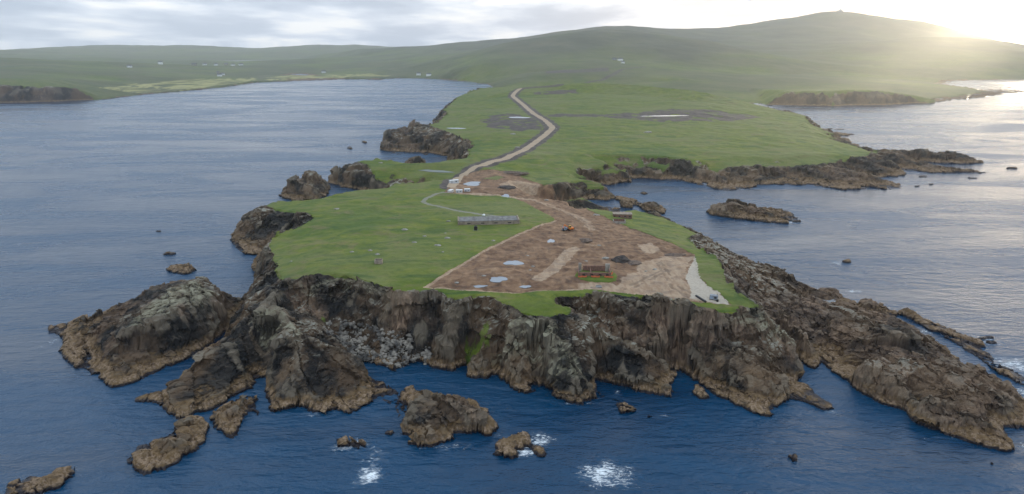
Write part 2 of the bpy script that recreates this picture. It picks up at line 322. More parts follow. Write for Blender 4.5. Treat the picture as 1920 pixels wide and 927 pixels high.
class Raster:
    def __init__(s, x0, x1, y0, y1, res, depth=-4.0):
        s.x0, s.y0, s.res = x0, y0, res
        s.nx = int(round((x1-x0)/res))+1; s.ny = int(round((y1-y0)/res))+1
        s.h = np.full((s.ny, s.nx), depth)
    def fill(s, P, T):
        for t in T:
            a, b, c = P[t]
            den = (b[1]-c[1])*(a[0]-c[0])+(c[0]-b[0])*(a[1]-c[1])
            if abs(den) < 1e-9: continue
            i0 = max(0, int(math.floor((min(a[0], b[0], c[0])-s.x0)/s.res))); i1 = min(s.nx-1, int(math.ceil((max(a[0], b[0], c[0])-s.x0)/s.res)))
            j0 = max(0, int(math.floor((min(a[1], b[1], c[1])-s.y0)/s.res))); j1 = min(s.ny-1, int(math.ceil((max(a[1], b[1], c[1])-s.y0)/s.res)))
            if i1 < i0 or j1 < j0: continue
            X = s.x0+np.arange(i0, i1+1)*s.res; Y = (s.y0+np.arange(j0, j1+1)*s.res)[:, None]
            w0 = ((b[1]-c[1])*(X-c[0])+(c[0]-b[0])*(Y-c[1]))/den
            w1 = ((c[1]-a[1])*(X-c[0])+(a[0]-c[0])*(Y-c[1]))/den
            w2 = 1-w0-w1
            m = (w0 > -1e-6) & (w1 > -1e-6) & (w2 > -1e-6)
            sub = s.h[j0:j1+1, i0:i1+1]
            sub[m] = (w0*a[2]+w1*b[2]+w2*c[2])[m]
        return s
    def at(s, x, y):
        fx = np.clip((np.asarray(x, float)-s.x0)/s.res, 0, s.nx-1.001); fy = np.clip((np.asarray(y, float)-s.y0)/s.res, 0, s.ny-1.001)
        i = fx.astype(int); j = fy.astype(int); u = fx-i; v = fy-j; h = s.h
        return (h[j, i]*(1-u)+h[j, i+1]*u)*(1-v)+(h[j+1, i]*(1-u)+h[j+1, i+1]*u)*v
def blur(a, sig):
    r = int(sig*2.5)+1; k = np.exp(-0.5*(np.arange(-r, r+1)/sig)**2); k /= k.sum()
    p = np.pad(a, ((r, r), (0, 0)), mode='edge'); o = sum(k[i]*p[i:i+a.shape[0]] for i in range(2*r+1))
    p = np.pad(o, ((0, 0), (r, r)), mode='edge'); return sum(k[i]*p[:, i:i+a.shape[1]] for i in range(2*r+1))

P_, T_ = cdt(COAST, LINES, INNER+FAR+VALLEY)
R_NEAR = Raster(-230, 214, 160, 480, 0.4).fill(P_, T_)
R_MID = Raster(-330, 680, 480, 1300, 1.64).fill(P_, T_)
R_FAR = Raster(-2600, 2800, 1300, 3100, 6.0).fill(P_, T_)
R_HILL = Raster(-6200, 6200, 3100, 7600, 25.0, depth=20).fill(P_, T_)
GROUND = [R_NEAR, R_MID, R_FAR, R_HILL]                    # replaced by the finished sheets further down
_YS = np.concatenate([np.arange(160, 480, .25), np.arange(480, 1300, .7), np.arange(1300, 7500, 3.0)])
def GR(px, py):                                            # photograph pixel -> first point of the built ground on that sight line
    u = (px-960)/F; v = (463.5-py)/F
    t = _YS/(CP+v*SP); X = u*t; Z = CAM_H+(-SP+v*CP)*t
    h = np.zeros(len(_YS))
    for R in GROUND:
        m = (_YS >= R.y0) & (_YS < R.y0+(R.ny-1)*R.res)
        h[m] = R.at(X[m], _YS[m])
    k = np.argmax(Z <= np.maximum(h, 0.0))
    return (float(X[k]), float(_YS[k]), float(Z[k]))
def gpoly(l): return [GR(*q) for q in l]

# ------------------------------------------------------------------ what covers the ground, traced on the plateau
SOIL = gpoly([(797,537),(860,542),(985,548),(1045,544),(1090,541),(1130,545),(1200,551),(1270,560),(1340,568),(1372,571),(1350,552),(1325,535),(1309,515),(1303,490),(1303,478),(1290,470),(1240,447),(1180,426),(1140,410),(1100,392),(1062,378),(1040,371),(1058,366),(1072,361),(1040,351),(1015,345),(985,335),(968,326),(945,320),(900,319),(872,328),(848,342),(832,362),(870,365),(930,367),(965,371),(1000,388),(1030,403),(1042,412),(1010,424),(975,437),(940,455),(905,472),(860,498),(830,517)])
PALE = gpoly([(1303,480),(1294,500),(1285,518),(1291,532),(1297,546),(1294,557),(1340,566),(1370,570),(1350,552),(1325,535),(1310,515),(1306,490)])
SAND = gpoly([(1088,529),(1160,531),(1175,512),(1205,490),(1250,478),(1300,480),(1285,520),(1298,550),(1340,568),(1200,551),(1130,545),(1088,541)])
SAND2 = gpoly([(1195,459),(1220,456),(1240,465),(1225,473),(1205,474)])
TRACK = gpoly([(1076,466),(1062,478),(1045,495),(1030,508),(1012,520)])
TRACK2 = gpoly([(1000,374),(1040,388),(1075,402),(1100,415),(1110,430)])
TRACK3 = gpoly([(850,352),(862,362),(900,364),(950,367),(1000,374)])
WASTE = gpoly([(930,345),(960,338),(1000,342),(1020,352),(1000,360),(960,352)])
EDGE1 = gpoly([(797,537),(860,542.5),(985,548.5),(1045,544.5),(1090,541.5)])
EDGE2 = gpoly([(1042,412),(1010,424),(975,437),(940,455),(905,472),(860,498),(830,517),(797,537)])
LAWN = gpoly([(1077,517),(1083,509),(1095,506),(1148,508),(1157,517),(1155,528),(1140,531),(1110,529),(1088,524)])
LAWN2 = gpoly([(905,335),(930,330),(945,333),(930,338)])
DARK1 = gpoly([(1140,484),(1160,476),(1180,480),(1200,490),(1180,500),(1160,498)])
ROAD = gpoly([(846,350),(856,338),(870,327),(890,315),(920,304),(950,297),(975,285),(1000,270),(1020,255),(1034,243),(1036,239),(1022,226),(1000,213),(985,200),(970,188),(961,180),(966,173),(975,167)])
ROAD2 = gpoly([(975,167),(1010,164),(1050,160),(1100,155),(1130,150),(1150,140),(1165,131),(1210,126)])
PATH = gpoly([(848,358),(820,363),(800,372),(793,379),(805,385),(840,391),(880,398),(910,404),(960,409)])
PEAT = [gpoly([(900,228),(925,217),(960,212),(1000,222),(1014,233),(1012,243),(985,247),(950,245),(915,240)]),
        gpoly([(1022,214),(1100,214),(1180,213),(1240,206),(1290,205),(1350,207),(1440,222),(1380,227),(1300,228),(1240,230),(1200,225),(1100,219),(1040,220)]),
        gpoly([(1000,176),(1030,171),(1080,169),(1100,172),(1070,176),(1030,178)])]
TRENCH = gpoly([(1020,134.5),(1080,131),(1141,128),(1142,134),(1080,136.5),(1024,138.5)])
FIELD = [gpoly([(180,166),(250,158),(320,152),(420,148),(475,146),(480,151),(430,159),(340,170),(250,174)]), gpoly([(498,146),(560,141),(700,139),(740,143),(640,146.5),(560,150),(505,152)])]
NOGRASS = [pts([(1290,445,18),(1325,474,23.5),(1347,486,25),(1357,505,26),(1368,530,26.3),(1383,550,26),(1408,565,25),(1424,579,24),(1440,590,20),(1500,700,3),(2000,950,0),(2100,600,0),(1800,500,0),(1400,465,12),(1310,440,14)]),
 pts([(1230,574,25.4),(1300,577,25.3),(1340,587,24.8),(1385,589,24),(1425,581,23.8),(1520,640,10),(1540,790,0),(1230,760,0)]),
 pts([(430,540,0),(524,527,25),(560,560,17),(640,640,6),(760,720,0),(760,800,0),(200,800,0),(250,700,0)]),
 pts([(600,628,9),(700,620,7.5),(820,630,9),(1000,601,23),(1045,595,23),(1072,581,24.6),(1100,582,18),(1250,600,16),(1300,700,3),(1300,800,0),(600,800,0)])]
LICHEN = [pts([(240,612,14.5),(262,605,15.5),(300,591,17),(340,576,17.2),(384,561,16.5),(398,548,15),(372,528,16),(345,532,15.5),(320,552,16.5),(290,570,15.5),(255,590,13.5)]),
 pts([(505,575,21),(530,590,21),(560,622,20),(556,632,19),(530,618,19),(498,598,19.5),(470,606,16.5),(462,598,17.5),(482,588,19.5)]),
 pts([(950,600,20.5),(1000,600,23.3),(1040,604,22.5),(1062,640,18),(1085,662,14),(1100,700,8.5),(1078,706,8),(1052,690,10),(1020,655,15),(985,648,14),(945,660,11),(925,640,13.5)]),
 pts([(1345,588,24.6),(1420,584,23.6),(1478,624,15.4),(1484,646,12),(1440,640,14),(1345,606,20.6)]),
 pts([(560,522,26.5),(655,512,27),(720,544,26.3),(712,556,23),(640,524,25),(560,534,24)])]
RUTS = [gpoly([(1020,385),(1070,404),(1112,430),(1160,452),(1215,480)]), gpoly([(1025,383),(1078,404),(1120,430),(1168,450),(1225,478)]), gpoly([(1232,492),(1248,515),(1258,535),(1290,556)]), gpoly([(1238,490),(1256,514),(1268,532),(1300,552)]), gpoly([(1112,432),(1105,450),(1085,466)]), gpoly([(1108,430),(1098,448),(1080,464)]), gpoly([(1165,540),(1210,520),(1240,505)]), gpoly([(1172,543),(1218,523),(1248,507)]),
 gpoly([(930,463),(985,470),(1035,460)]), gpoly([(880,505),(930,500),(1000,515)]), gpoly([(900,345),(940,360),(1000,362)]), gpoly([(925,332),(990,346),(1040,358)])]
SLAB = pts([(1072,600,21),(1102,596,22.5),(1170,638,14),(1262,704,2.5),(1262,740,1),(1122,712,1),(1090,690,9)])
GREENSLOPE = [pts([(860,562,26),(925,560,26.5),(945,590,21),(925,630,14),(895,628,15),(870,600,19)])]
NE_ROCK = pts([(1350,316,11),(1480,311,11),(1535,308,12),(1640,292,9),(1650,284,9),(1900,270,0),(1900,380,0),(1340,380,0)])
P_ROCK = pts([(700,225,10),(795,238,18),(835,250,18),(868,262,19),(885,272,18),(872,284,17),(878,300,17),(840,312,0),(700,300,0)])
W_ROCK = pts([(590,408,20.5),(575,400,20),(535,397,18),(505,389,14),(440,385,5),(410,470,0),(470,530,0),(505,480,22),(497,460,20),(520,440,20),(560,425,20.5)])
W_ROCK2 = pts([(660,298,17),(688,312,17.5),(700,322,17),(703,334,17),(780,343,19),(700,357,16),(600,368,5),(590,330,0)])
BROWN = [pts([(735,545,27),(830,548,27),(832,640,6),(715,660,4)]), pts([(1040,556,26),(1260,570,25.6),(1250,640,12),(1050,600,20)]), pts([(540,530,26),(580,515,26.5),(620,600,12),(560,580,16)]), pts([(1260,575,25.5),(1430,585,24),(1500,640,12),(1480,680,6),(1280,640,14)])]
BOULDER = pts([(615,600,11),(690,622,8),(800,640,7),(815,690,0),(690,690,0),(600,640,8)])

def ell(px, py, rx, ry, n=18, seed=1, rough=.25):                # ragged oval outline around a pixel
    r = random.Random(seed); ph = [r.uniform(0, 6.28) for _ in range(4)]; out = []
    for i in range(n):
        t = 2*math.pi*i/n; k = 1+rough*(.5*math.sin(2*t+ph[0])+.45*math.sin(3*t+ph[1])+.35*math.sin(5*t+ph[2])+.25*math.sin(7*t+ph[3]))
        out.append((px+rx*k*math.cos(t), py+ry*k*math.sin(t)))
    return out
PUDDLES = [
 ([(785,320),(796,317),(801,314),(812,318),(830,319),(852,323.5),(838,327),(825,329),(808,327.5)], 'large pale pond in the grass below the access road', 'pond'),
 (ell(806,336.5,10,2.6,seed=2), 'small oval pool in the grass just under the large pond', 'puddle'),
 (ell(857,240.8,18,1.1,seed=3,rough=.1), 'thin sliver of water in the grass near the cliff rim', 'puddle'),
 (ell(973,220.5,18,1.6,seed=4,rough=.15), 'long puddle on the dark stripped ground beside the road', 'puddle'),
 (ell(886,343.5,15,3.4,seed=5), 'white puddle right of the road end in the upper yard', 'puddle'),
 (ell(948,366.5,8,3.2,seed=6), 'small bright puddle at the mouth of the muddy track', 'puddle'),
 (ell(1033,450.5,6,3.2,seed=7), 'small puddle near the orange digger on brown soil', 'puddle'),
 (ell(963,491,16,4.0,seed=8), 'wide pale puddle in the middle of the soil slope', 'puddle'),
 (ell(934,522,15,6.0,seed=9), 'largest puddle on the building site, left of the dirt ramp', 'puddle'),
 (ell(900,534.5,13,2.6,seed=10), 'narrow puddle close to the front edge of the site', 'puddle'),
 (ell(985,535.5,10,3.0,seed=11), 'ragged puddle at the front of the site below the dirt ramp', 'puddle'),
 (ell(1245,217.5,45,1.2,seed=13,rough=.1), 'long strip of water on the far dark stripped ground', 'puddle'),
 (ell(1545,563,24,5.0,seed=14,rough=.5), 'bright rock pool on top of the long dark ridge', 'rock pool'),
]
PUD = []
for l, lab, cat in PUDDLES:
    g = gpoly(l); PUD.append((g, lab, cat))
def soft(poly, X, Y, w, jit=0.0, seed=0.0):
    bx = [p[0] for p in poly]; by = [p[1] for p in poly]; pad = w*3+jit*3+2
    m = (X > min(bx)-pad) & (X < max(bx)+pad) & (Y > min(by)-pad) & (Y < max(by)+pad)
    out = np.zeros(X.shape)
    if not m.any(): return out
    x = X[m]; y = Y[m]
    if jit: x, y = x+jit*fbm(x, y, jit*4, 3, seed=seed+3.1), y+jit*fbm(x, y, jit*4, 3, seed=seed+11.9)
    d = segdist(poly, x, y); s = np.where(inpoly(poly, x, y), d, -d)
    out[m] = sstep(-w, w, s); return out
def strip(line, X, Y, hw, w, jit=0.0):
    bx = [p[0] for p in line]; by = [p[1] for p in line]; pad = hw+w*3+jit*3+2
    m = (X > min(bx)-pad) & (X < max(bx)+pad) & (Y > min(by)-pad) & (Y < max(by)+pad)
    out = np.zeros(X.shape)
    if not m.any(): return out
    x = X[m]; y = Y[m]
    if jit: x, y = x+jit*fbm(x, y, jit*5, 3, seed=2.2), y+jit*fbm(x, y, jit*5, 3, seed=5.2)
    out[m] = 1-sstep(hw-w, hw+w, segdist(line, x, y, False)); return out

ATTR = ['grass', 'soil', 'sand', 'pale', 'road', 'path', 'peat', 'brown', 'field', 'moor', 'tone', 'crest', 'lichen', 'rut']
def masks(X, Y, h, res, near):
    gy, gx = np.gradient(blur(h, max(1.0, 1.2/res)), res); slope = np.hypot(gx, gy)
    n = fbm(X, Y, 14, 4, seed=4.0)
    M = {}
    sl = 0.55 if res < 5 else 0.75
    g = 1-sstep(sl-.12, sl+.18, slope+n*0.16)
    g *= sstep(5.0, 9.0, h+n*2.0) if res < 5 else sstep(0.9, 2.2, h+n*.5)
    jn = 1.2 if near else 2.5
    for p in (NOGRASS if near else [NE_ROCK, P_ROCK, W_ROCK2]) + ([W_ROCK] if True else []):
        g *= 1-soft(p, X, Y, 1.2, jn)
    if near: g *= 1-soft(BOULDER, X, Y, 2, 1)
    for p in GREENSLOPE: g = np.maximum(g, soft(p, X, Y, 4, 4.0)*sstep(-.3, .25, fbm(X, Y, 6, 4, seed=71))*.85)
    soil = soft(SOIL, X, Y, .5, .5); lawn = np.maximum(soft(LAWN, X, Y, .4, .3), soft(LAWN2, X, Y, .8, .5)) if res < 5 else 0
    M['soil'] = soil*(1-lawn)
    M['sand'] = np.clip(np.maximum.reduce([soft(SAND, X, Y, 3, 3), soft(SAND2, X, Y, 1.5, 1.5), strip(TRACK, X, Y, 3.2, 1.0, .6), strip(TRACK2, X, Y, 4.0, 2.5, 1.5)*.55, strip(TRACK3, X, Y, 2.5, 1.5, .8), soft(WASTE, X, Y, 2, 3)*.8]), 0, 1)
    for ed in (EDGE1, EDGE2):
        e_ = strip(ed, X, Y, .75, .35, .2); M['sand'] = np.maximum(M['sand'], e_); M['soil'] = np.maximum(M['soil'], e_)
    M['pale'] = soft(PALE, X, Y, .4, .5, 3.0)
    w = 3.6; sh = strip(ROAD, X, Y, 9.5, 1.5, 2.0)
    M['road'] = strip(ROAD, X, Y, w, .8, .4)
    if res >= 5: M['road'] = strip(ROAD, X, Y, 5, 3); sh = np.maximum(strip(ROAD, X, Y, 9, 3), strip(ROAD2, X, Y, 7, 4))
    M['lichen'] = np.maximum.reduce([soft(p, X, Y, 1.2, 1.5) for p in LICHEN]) if near else np.zeros(X.shape)
    M['rut'] = np.maximum.reduce([strip(l, X, Y, .75, .6, .5) for l in RUTS])*np.clip(.75+fbm(X, Y, 7, 2, seed=91), 0, 1) if res < 1 else np.zeros(X.shape)
    M['path'] = strip(PATH, X, Y, 1.5, .6, .3)
    pt = np.maximum.reduce([soft(p, X, Y, 6, 9) for p in PEAT])*np.clip(1.0+1.3*fbm(X, Y, 16, 3, seed=57), 0, 1)
    if res >= 5: pt = np.maximum(pt, soft(TRENCH, X, Y, 5, 2))
    M['peat'] = np.maximum(pt, sh)
    M['brown'] = np.maximum(np.maximum.reduce([soft(p, X, Y, 2.5, 3) for p in BROWN])*(0.8+.6*fbm(X, Y, 9, 3, seed=9)), soft(NOGRASS[0], X, Y, 6, 5)*(.5+.6*fbm(X, Y, 20, 3, seed=19))) if near else np.clip(fbm(X, Y, 40, 3, seed=9), 0, .5)
    M['grass'] = np.maximum(g*(1-np.clip(soil, 0, 1)), lawn)
    M['field'] = np.maximum.reduce([soft(p, X, Y, 6, 12) for p in FIELD]) if res > 5 else np.zeros(X.shape)
    M['moor'] = np.clip(sstep(30, 110, h) + (0.4*fbm(X, Y, 300, 4, seed=1.5) if res > 5 else 0), 0, 1)*sstep(1500, 2100, Y)
    M['moor'] = np.maximum(M['moor'], .7*sstep(1350, 1700, Y)*np.clip(.8+fbm(X, Y, 260, 3, seed=61), 0, 1)) if res > 5 else M['moor']
    return M, slope

def rock_detail(X, Y, h, A):
    """tilted beds, jointed blocks and cracks; also a tone per block"""
    ca, sa = math.cos(math.radians(-33)), math.sin(math.radians(-33))
    u = X*ca+Y*sa; v = -X*sa+Y*ca
    n0 = fbm(X, Y, 18, 3, seed=6.0); n1 = fbm(X, Y, 5, 3, seed=16.0)
    q = (v + .35*h + 3.0*n0)/7.0; fr = q-np.floor(q)
    f0, t0 = facets((u+3*n0)*.5, v+2*n0, 14.0, 130, True)
    f1, t1 = facets((u+2.0*n0)*.5, v+1.5*n0, 6.0, 3, True)
    f2, t2 = facets((u+.7*n1)*.6, v+.7*n1, 2.5, 40, True)
    f3 = facets(u+.3*n1, v, 1.2, 90)
    d = ((fr**2.4)*1.6-.5)*.8 + .42*f0 + .32*f1 + .13*f2 + .08*f3 + .5*ridged(u*.6, v*1.5, 11, 2, seed=2.0)
    q3 = u/8.0+n1*.25+.6*n0; g3 = np.abs(q3-np.round(q3))*8
    q4 = (v+.5*h)/13.0+n0*.5; g4 = np.abs(q4-np.round(q4))*13
    d -= 2.2*(1-sstep(0, .55, g3)) + 2.4*(1-sstep(0, .7, g4))  # joints eaten out by the sea
    return A*d, np.clip(.40*t0+.42*t1+.18*t2, 0, 1)
def displace(X, Y, h, amp, res):
    gy, gx = np.gradient(h, res); il = 1/np.sqrt(1+gx*gx+gy*gy)
    a = X*.9+Y*.5; b = X*.7-Y*.9
    n = .9*pn2(X*.10+h*.05, Y*.10-h*.05)+.40*facets(a*.8+h*.25, h*1.25-a*.30, 8.0, 7)+.30*facets(b*.8-h*.2, h*1.5-b*.25, 4.0, 77)+.20*facets(a+b, h*1.5, 1.7, 17)
    gl = (a+h*.35)/9.0+fbm(X, Y, 14, 2, seed=81)*1.1; g = np.abs(gl-np.round(gl))*9
    n = n-1.6*(1-sstep(0, .7, g))                            # slanting clefts in the walls
    hb = (h-.30*a+2.0*pn2(X*.08, Y*.08))/4.2; fb = hb-np.floor(hb)
    n = n+.75*(fb-.5)                                        # ledges along the dipping beds
    n *= amp
    return X-gx*il*n, Y-gy*il*n, h+il*n*.6

def grid_mesh(X, Y, Z, keep, attrs, smooth, split=None):
    """quads of a height grid; returns list of (verts, faces, attrs, smooth) per class"""
    ny, nx = X.shape
    idx = np.arange(ny*nx).reshape(ny, nx)
    fk = keep[:-1, :-1] & keep[1:, :-1] & keep[:-1, 1:] & keep[1:, 1:]
    a = idx[:-1, :-1][fk]; b = idx[:-1, 1:][fk]; c = idx[1:, 1:][fk]; d = idx[1:, :-1][fk]
    Q = np.stack([a, b, c, d], 1)
    cls = split[:-1, :-1][fk] if split is not None else np.zeros(len(Q), int)
    out = {}
    V = np.stack([X.ravel(), Y.ravel(), Z.ravel()], 1)
    for k in np.unique(cls):
        q = Q[cls == k]; used = np.unique(q); rm = np.full(ny*nx, -1, np.int64); rm[used] = np.arange(len(used))
        out[int(k)] = (V[used], rm[q], {n: v.ravel()[used] for n, v in attrs.items()}, smooth[:-1, :-1][fk][cls == k] if smooth is not None else None)
    return out
def to_mesh(name, V, Q, attrs, sm, mat, origin=(0, 0, 0)):
    me = bpy.data.meshes.new(name); n = len(V); m = len(Q); k = Q.shape[1]
    V = np.asarray(V, float)-np.array(origin)
    me.vertices.add(n); me.vertices.foreach_set('co', V.astype(np.float32).ravel())
    me.loops.add(m*k); me.loops.foreach_set('vertex_index', Q.astype(np.int32).ravel())
    me.polygons.add(m); me.polygons.foreach_set('loop_start', (np.arange(m)*k).astype(np.int32))
    if sm is not None: me.polygons.foreach_set('use_smooth', sm.astype(bool))
    for an, av in attrs.items():
        at = me.attributes.new(an, 'FLOAT', 'POINT'); at.data.foreach_set('value', av.astype(np.float32))
    me.materials.append(mat); me.update(calc_edges=True)
    o = bpy.data.objects.new(name, me); o.location = origin; COL.objects.link(o)
    return o

# ------------------------------------------------------------------ materials
def new_mat(name):
    m = bpy.data.materials.new(name); m.use_nodes = True; nt = m.node_tree; nt.nodes.clear()
    out = nt.nodes.new('ShaderNodeOutputMaterial'); bs = nt.nodes.new('ShaderNodeBsdfPrincipled')
    nt.links.new(bs.outputs[0], out.inputs[0]); bs.inputs['Specular IOR Level'].default_value = 0.25
    return m, nt, bs
def noise(nt, vec, scale, detail=4, rough=0.55, dist=0.0):
    n = nt.nodes.new('ShaderNodeTexNoise'); n.inputs['Scale'].default_value = scale; n.inputs['Detail'].default_value = detail
    n.inputs['Roughness'].default_value = rough; n.inputs['Distortion'].default_value = dist
    if vec is not None: nt.links.new(vec, n.inputs['Vector'])
    return n.outputs['Fac']
def ramp(nt, fac, stops):
    r = nt.nodes.new('ShaderNodeValToRGB'); nt.links.new(fac, r.inputs[0]); e = r.color_ramp.elements
    while len(e) < len(stops): e.new(0.5)
    for el, (p, c) in zip(e, stops):
        el.position = p; el.color = (*c, 1) if len(c) == 3 else c
    return r.outputs[0]
def mixc(nt, fac, a, b, blend='MIX'):
    n = nt.nodes.new('ShaderNodeMix'); n.data_type = 'RGBA'; n.blend_type = blend
    for i, v in ((0, fac), (6, a), (7, b)):
        if isinstance(v, (int, float)): n.inputs[i].default_value = v
        elif isinstance(v, tuple): n.inputs[i].default_value = (*v, 1)
        else: nt.links.new(v, n.inputs[i])
    return n.outputs[2]
def mapr(nt, v, a, b, c=0.0, d=1.0):
    n = nt.nodes.new('ShaderNodeMapRange'); n.interpolation_type = 'SMOOTHSTEP'; nt.links.new(v, n.inputs[0])
    for i, q in enumerate((a, b, c, d)): n.inputs[i+1].default_value = q
    return n.outputs[0]
def attrf(nt, name):
    n = nt.nodes.new('ShaderNodeAttribute'); n.attribute_name = name; return n.outputs['Fac']
def mapping(nt, vec, scale=(1, 1, 1), rot=(0, 0, 0)):
    n = nt.nodes.new('ShaderNodeMapping'); nt.links.new(vec, n.inputs[0]); n.inputs['Scale'].default_value = scale; n.inputs['Rotation'].default_value = rot
    return n.outputs[0]

def land_material():
    m, nt, bs = new_mat('land'); L = nt.links.new
    geo = nt.nodes.new('ShaderNodeNewGeometry'); P = geo.outputs['Position']
    sx = nt.nodes.new('ShaderNodeSeparateXYZ'); L(P, sx.inputs[0]); Z = sx.outputs[2]
    sn = nt.nodes.new('ShaderNodeSeparateXYZ'); L(geo.outputs['Normal'], sn.inputs[0]); NZ = sn.outputs[2]
    # --- rock
    big = noise(nt, P, 0.045, 5); mid = noise(nt, P, 0.22, 6, .62, .4); fine = noise(nt, P, 1.3, 5, .65)
    strat = noise(nt, mapping(nt, P, (0.10, 0.75, 0.35), (0, 0.3, math.radians(33))), 1.0, 6, .65, .5)
    vert = noise(nt, mapping(nt, P, (0.55, 0.55, 0.06)), 1.0, 5, .6)
    tn = mathn(nt, 'ADD', mathn(nt, 'MULTIPLY', attrf(nt, 'tone'), .62), mathn(nt, 'MULTIPLY', mid, .40))
    rock = ramp(nt, tn, [(0.36, (0.006, 0.006, 0.006)), (0.51, (0.015, 0.0135, 0.012)), (0.64, (0.034, 0.027, 0.021)), (0.80, (0.125, 0.090, 0.058))])
    rock = mixc(nt, mapr(nt, strat, .54, .68, 0, .55), rock, (0.115, 0.094, 0.072))
    rock = mixc(nt, mapr(nt, strat, .46, .36, 0, .75), rock, (0.012, 0.012, 0.014))
    rock = mixc(nt, mapr(nt, big, .44, .58, 0, .75), rock, mixc(nt, tn, (0.030, 0.018, 0.011), (0.19, 0.118, 0.064)))
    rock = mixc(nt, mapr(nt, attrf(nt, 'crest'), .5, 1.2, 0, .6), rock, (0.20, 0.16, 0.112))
    br = mixc(nt, mapr(nt, vert, .35, .65), (0.075, 0.045, 0.030), (0.25, 0.165, 0.105))
    bfac = mathn(nt, 'MULTIPLY', attrf(nt, 'brown'), mapr(nt, mid, .30, .6, .35, 1.0))
    rock = mixc(nt, bfac, rock, br)
    # pale lichen and bird-whitened tops above the spray
    lich = mathn(nt, 'MULTIPLY', mathn(nt, 'MULTIPLY', mapr(nt, NZ, .68, .92), mapr(nt, Z, 7.5, 14)), mapr(nt, mathn(nt, 'ADD', mathn(nt, 'MULTIPLY', big, .6), mathn(nt, 'MULTIPLY', mid, .4)), .47, .60))
    rock = mixc(nt, mathn(nt, 'MULTIPLY', lich, .85), rock, mixc(nt, fine, (0.16, 0.15, 0.115), (0.34, 0.33, 0.27)))
    lz = mathn(nt, 'MULTIPLY', mathn(nt, 'MULTIPLY', attrf(nt, 'lichen'), mapr(nt, NZ, .25, .65, .25, 1.0)), mapr(nt, mathn(nt, 'ADD', mathn(nt, 'MULTIPLY', mid, .6), mathn(nt, 'MULTIPLY', fine, .4)), .36, .52))
    rock = mixc(nt, mathn(nt, 'MULTIPLY', lz, .9), rock, ramp(nt, mid, [(.35, (0.10, 0.088, 0.060)), (.5, (0.185, 0.165, 0.108)), (.65, (0.27, 0.25, 0.175))]))
    strk = mathn(nt, 'MULTIPLY', mathn(nt, 'MULTIPLY', mapr(nt, vert, .60, .70), mapr(nt, NZ, .75, .35)), mapr(nt, Z, 8, 18))
    rock = mixc(nt, mathn(nt, 'MULTIPLY', strk, .5), rock, (0.30, 0.29, 0.25))
    # tide zones: rusty weed and barnacle bands, then a black wet foot
    zj = mathn(nt, 'ADD', Z, mathn(nt, 'MULTIPLY', mathn(nt, 'SUBTRACT', mid, .5), 5.0))
    tide = mathn(nt, 'MULTIPLY', mapr(nt, zj, 4.4, 2.8), mapr(nt, NZ, .05, .5, .45, 1.0))
    weed = ramp(nt, noise(nt, P, .5, 4, .6), [(.32, (0.052, 0.030, 0.015)), (.5, (0.130, 0.078, 0.032)), (.66, (0.20, 0.130, 0.068))])
    rock = mixc(nt, mathn(nt, 'MULTIPLY', tide, .9), rock, weed)
    barn = mathn(nt, 'MULTIPLY', mathn(nt, 'MULTIPLY', mapr(nt, zj, .9, 1.5), mapr(nt, zj, 3.0, 2.0)), mapr(nt, fine, .42, .6))
    rock = mixc(nt, mathn(nt, 'MULTIPLY', barn, .65), rock, (0.32, 0.225, 0.155))
    wet = mapr(nt, mathn(nt, 'ADD', Z, mathn(nt, 'MULTIPLY', mid, 1.0)), 1.7, 1.1)
    rock = mixc(nt, wet, rock, (0.018, 0.013, 0.015))
    # --- ground covers
    gb = noise(nt, P, 0.012, 5, .6); gm = noise(nt, P, 0.10, 5, .62); gf = noise(nt, P, 1.1, 4, .7)
    grass = ramp(nt, gm, [(.28, (0.048, 0.078, 0.005)), (.5, (0.090, 0.120, 0.008)), (.70, (0.150, 0.158, 0.018))])
    grass = mixc(nt, mapr(nt, gb, .44, .60, 0, .75), grass, (0.118, 0.132, 0.036))
    gs_ = noise(nt, mapping(nt, P, (.018, .07, 1), (0, 0, .25)), 1.0, 5, .65, .5)
    grass = mixc(nt, mapr(nt, gs_, .48, .36, 0, .65), grass, (0.026, 0.062, 0.012))
    grass = mixc(nt, mapr(nt, gs_, .53, .66, 0, .65), grass, (0.130, 0.108, 0.048))
    grass = mixc(nt, mapr(nt, gb, .46, .30, 0, .6), grass, (0.034, 0.080, 0.014))
    grass = mixc(nt, mapr(nt, gf, .5, .75, 0, .45), grass, (0.135, 0.165, 0.055))
    gp = noise(nt, P, .045, 6, .7, .8)
    grass = mixc(nt, mapr(nt, gp, .55, .68, 0, .65), grass, (0.150, 0.122, 0.052))
    grass = mixc(nt, mapr(nt, gp, .42, .30, 0, .6), grass, (0.040, 0.066, 0.012))
    grass = mixc(nt, mapr(nt, noise(nt, P, .35, 5, .75), .50, .66, 0, .4), grass, (0.050, 0.075, 0.016))
    moor = ramp(nt, noise(nt, P, 0.006, 6, .62), [(.3, (0.030, 0.035, 0.024)), (.5, (0.056, 0.058, 0.034)), (.7, (0.100, 0.086, 0.050))])
    grass = mixc(nt, mathn(nt, 'MULTIPLY', attrf(nt, 'moor'), .9), grass, moor)
    grass = mixc(nt, mathn(nt, 'MULTIPLY', attrf(nt, 'field'), mapr(nt, noise(nt, mapping(nt, P, (.02, .006, 1)), 1.0, 3), .40, .56)), grass, (0.30, 0.27, 0.10))
    so = noise(nt, P, .16, 6, .65, .6); sc = noise(nt, mapping(nt, P, (.5, .12, 1), (0, 0, .7)), 1.0, 5, .6)
    soil = ramp(nt, so, [(.30, (0.066, 0.036, 0.021)), (.44, (0.140, 0.076, 0.042)), (.60, (0.235, 0.138, 0.077)), (.75, (0.32, 0.215, 0.13))])
    soil = mixc(nt, mapr(nt, sc, .48, .68, 0, .6), soil, (0.088, 0.054, 0.037))
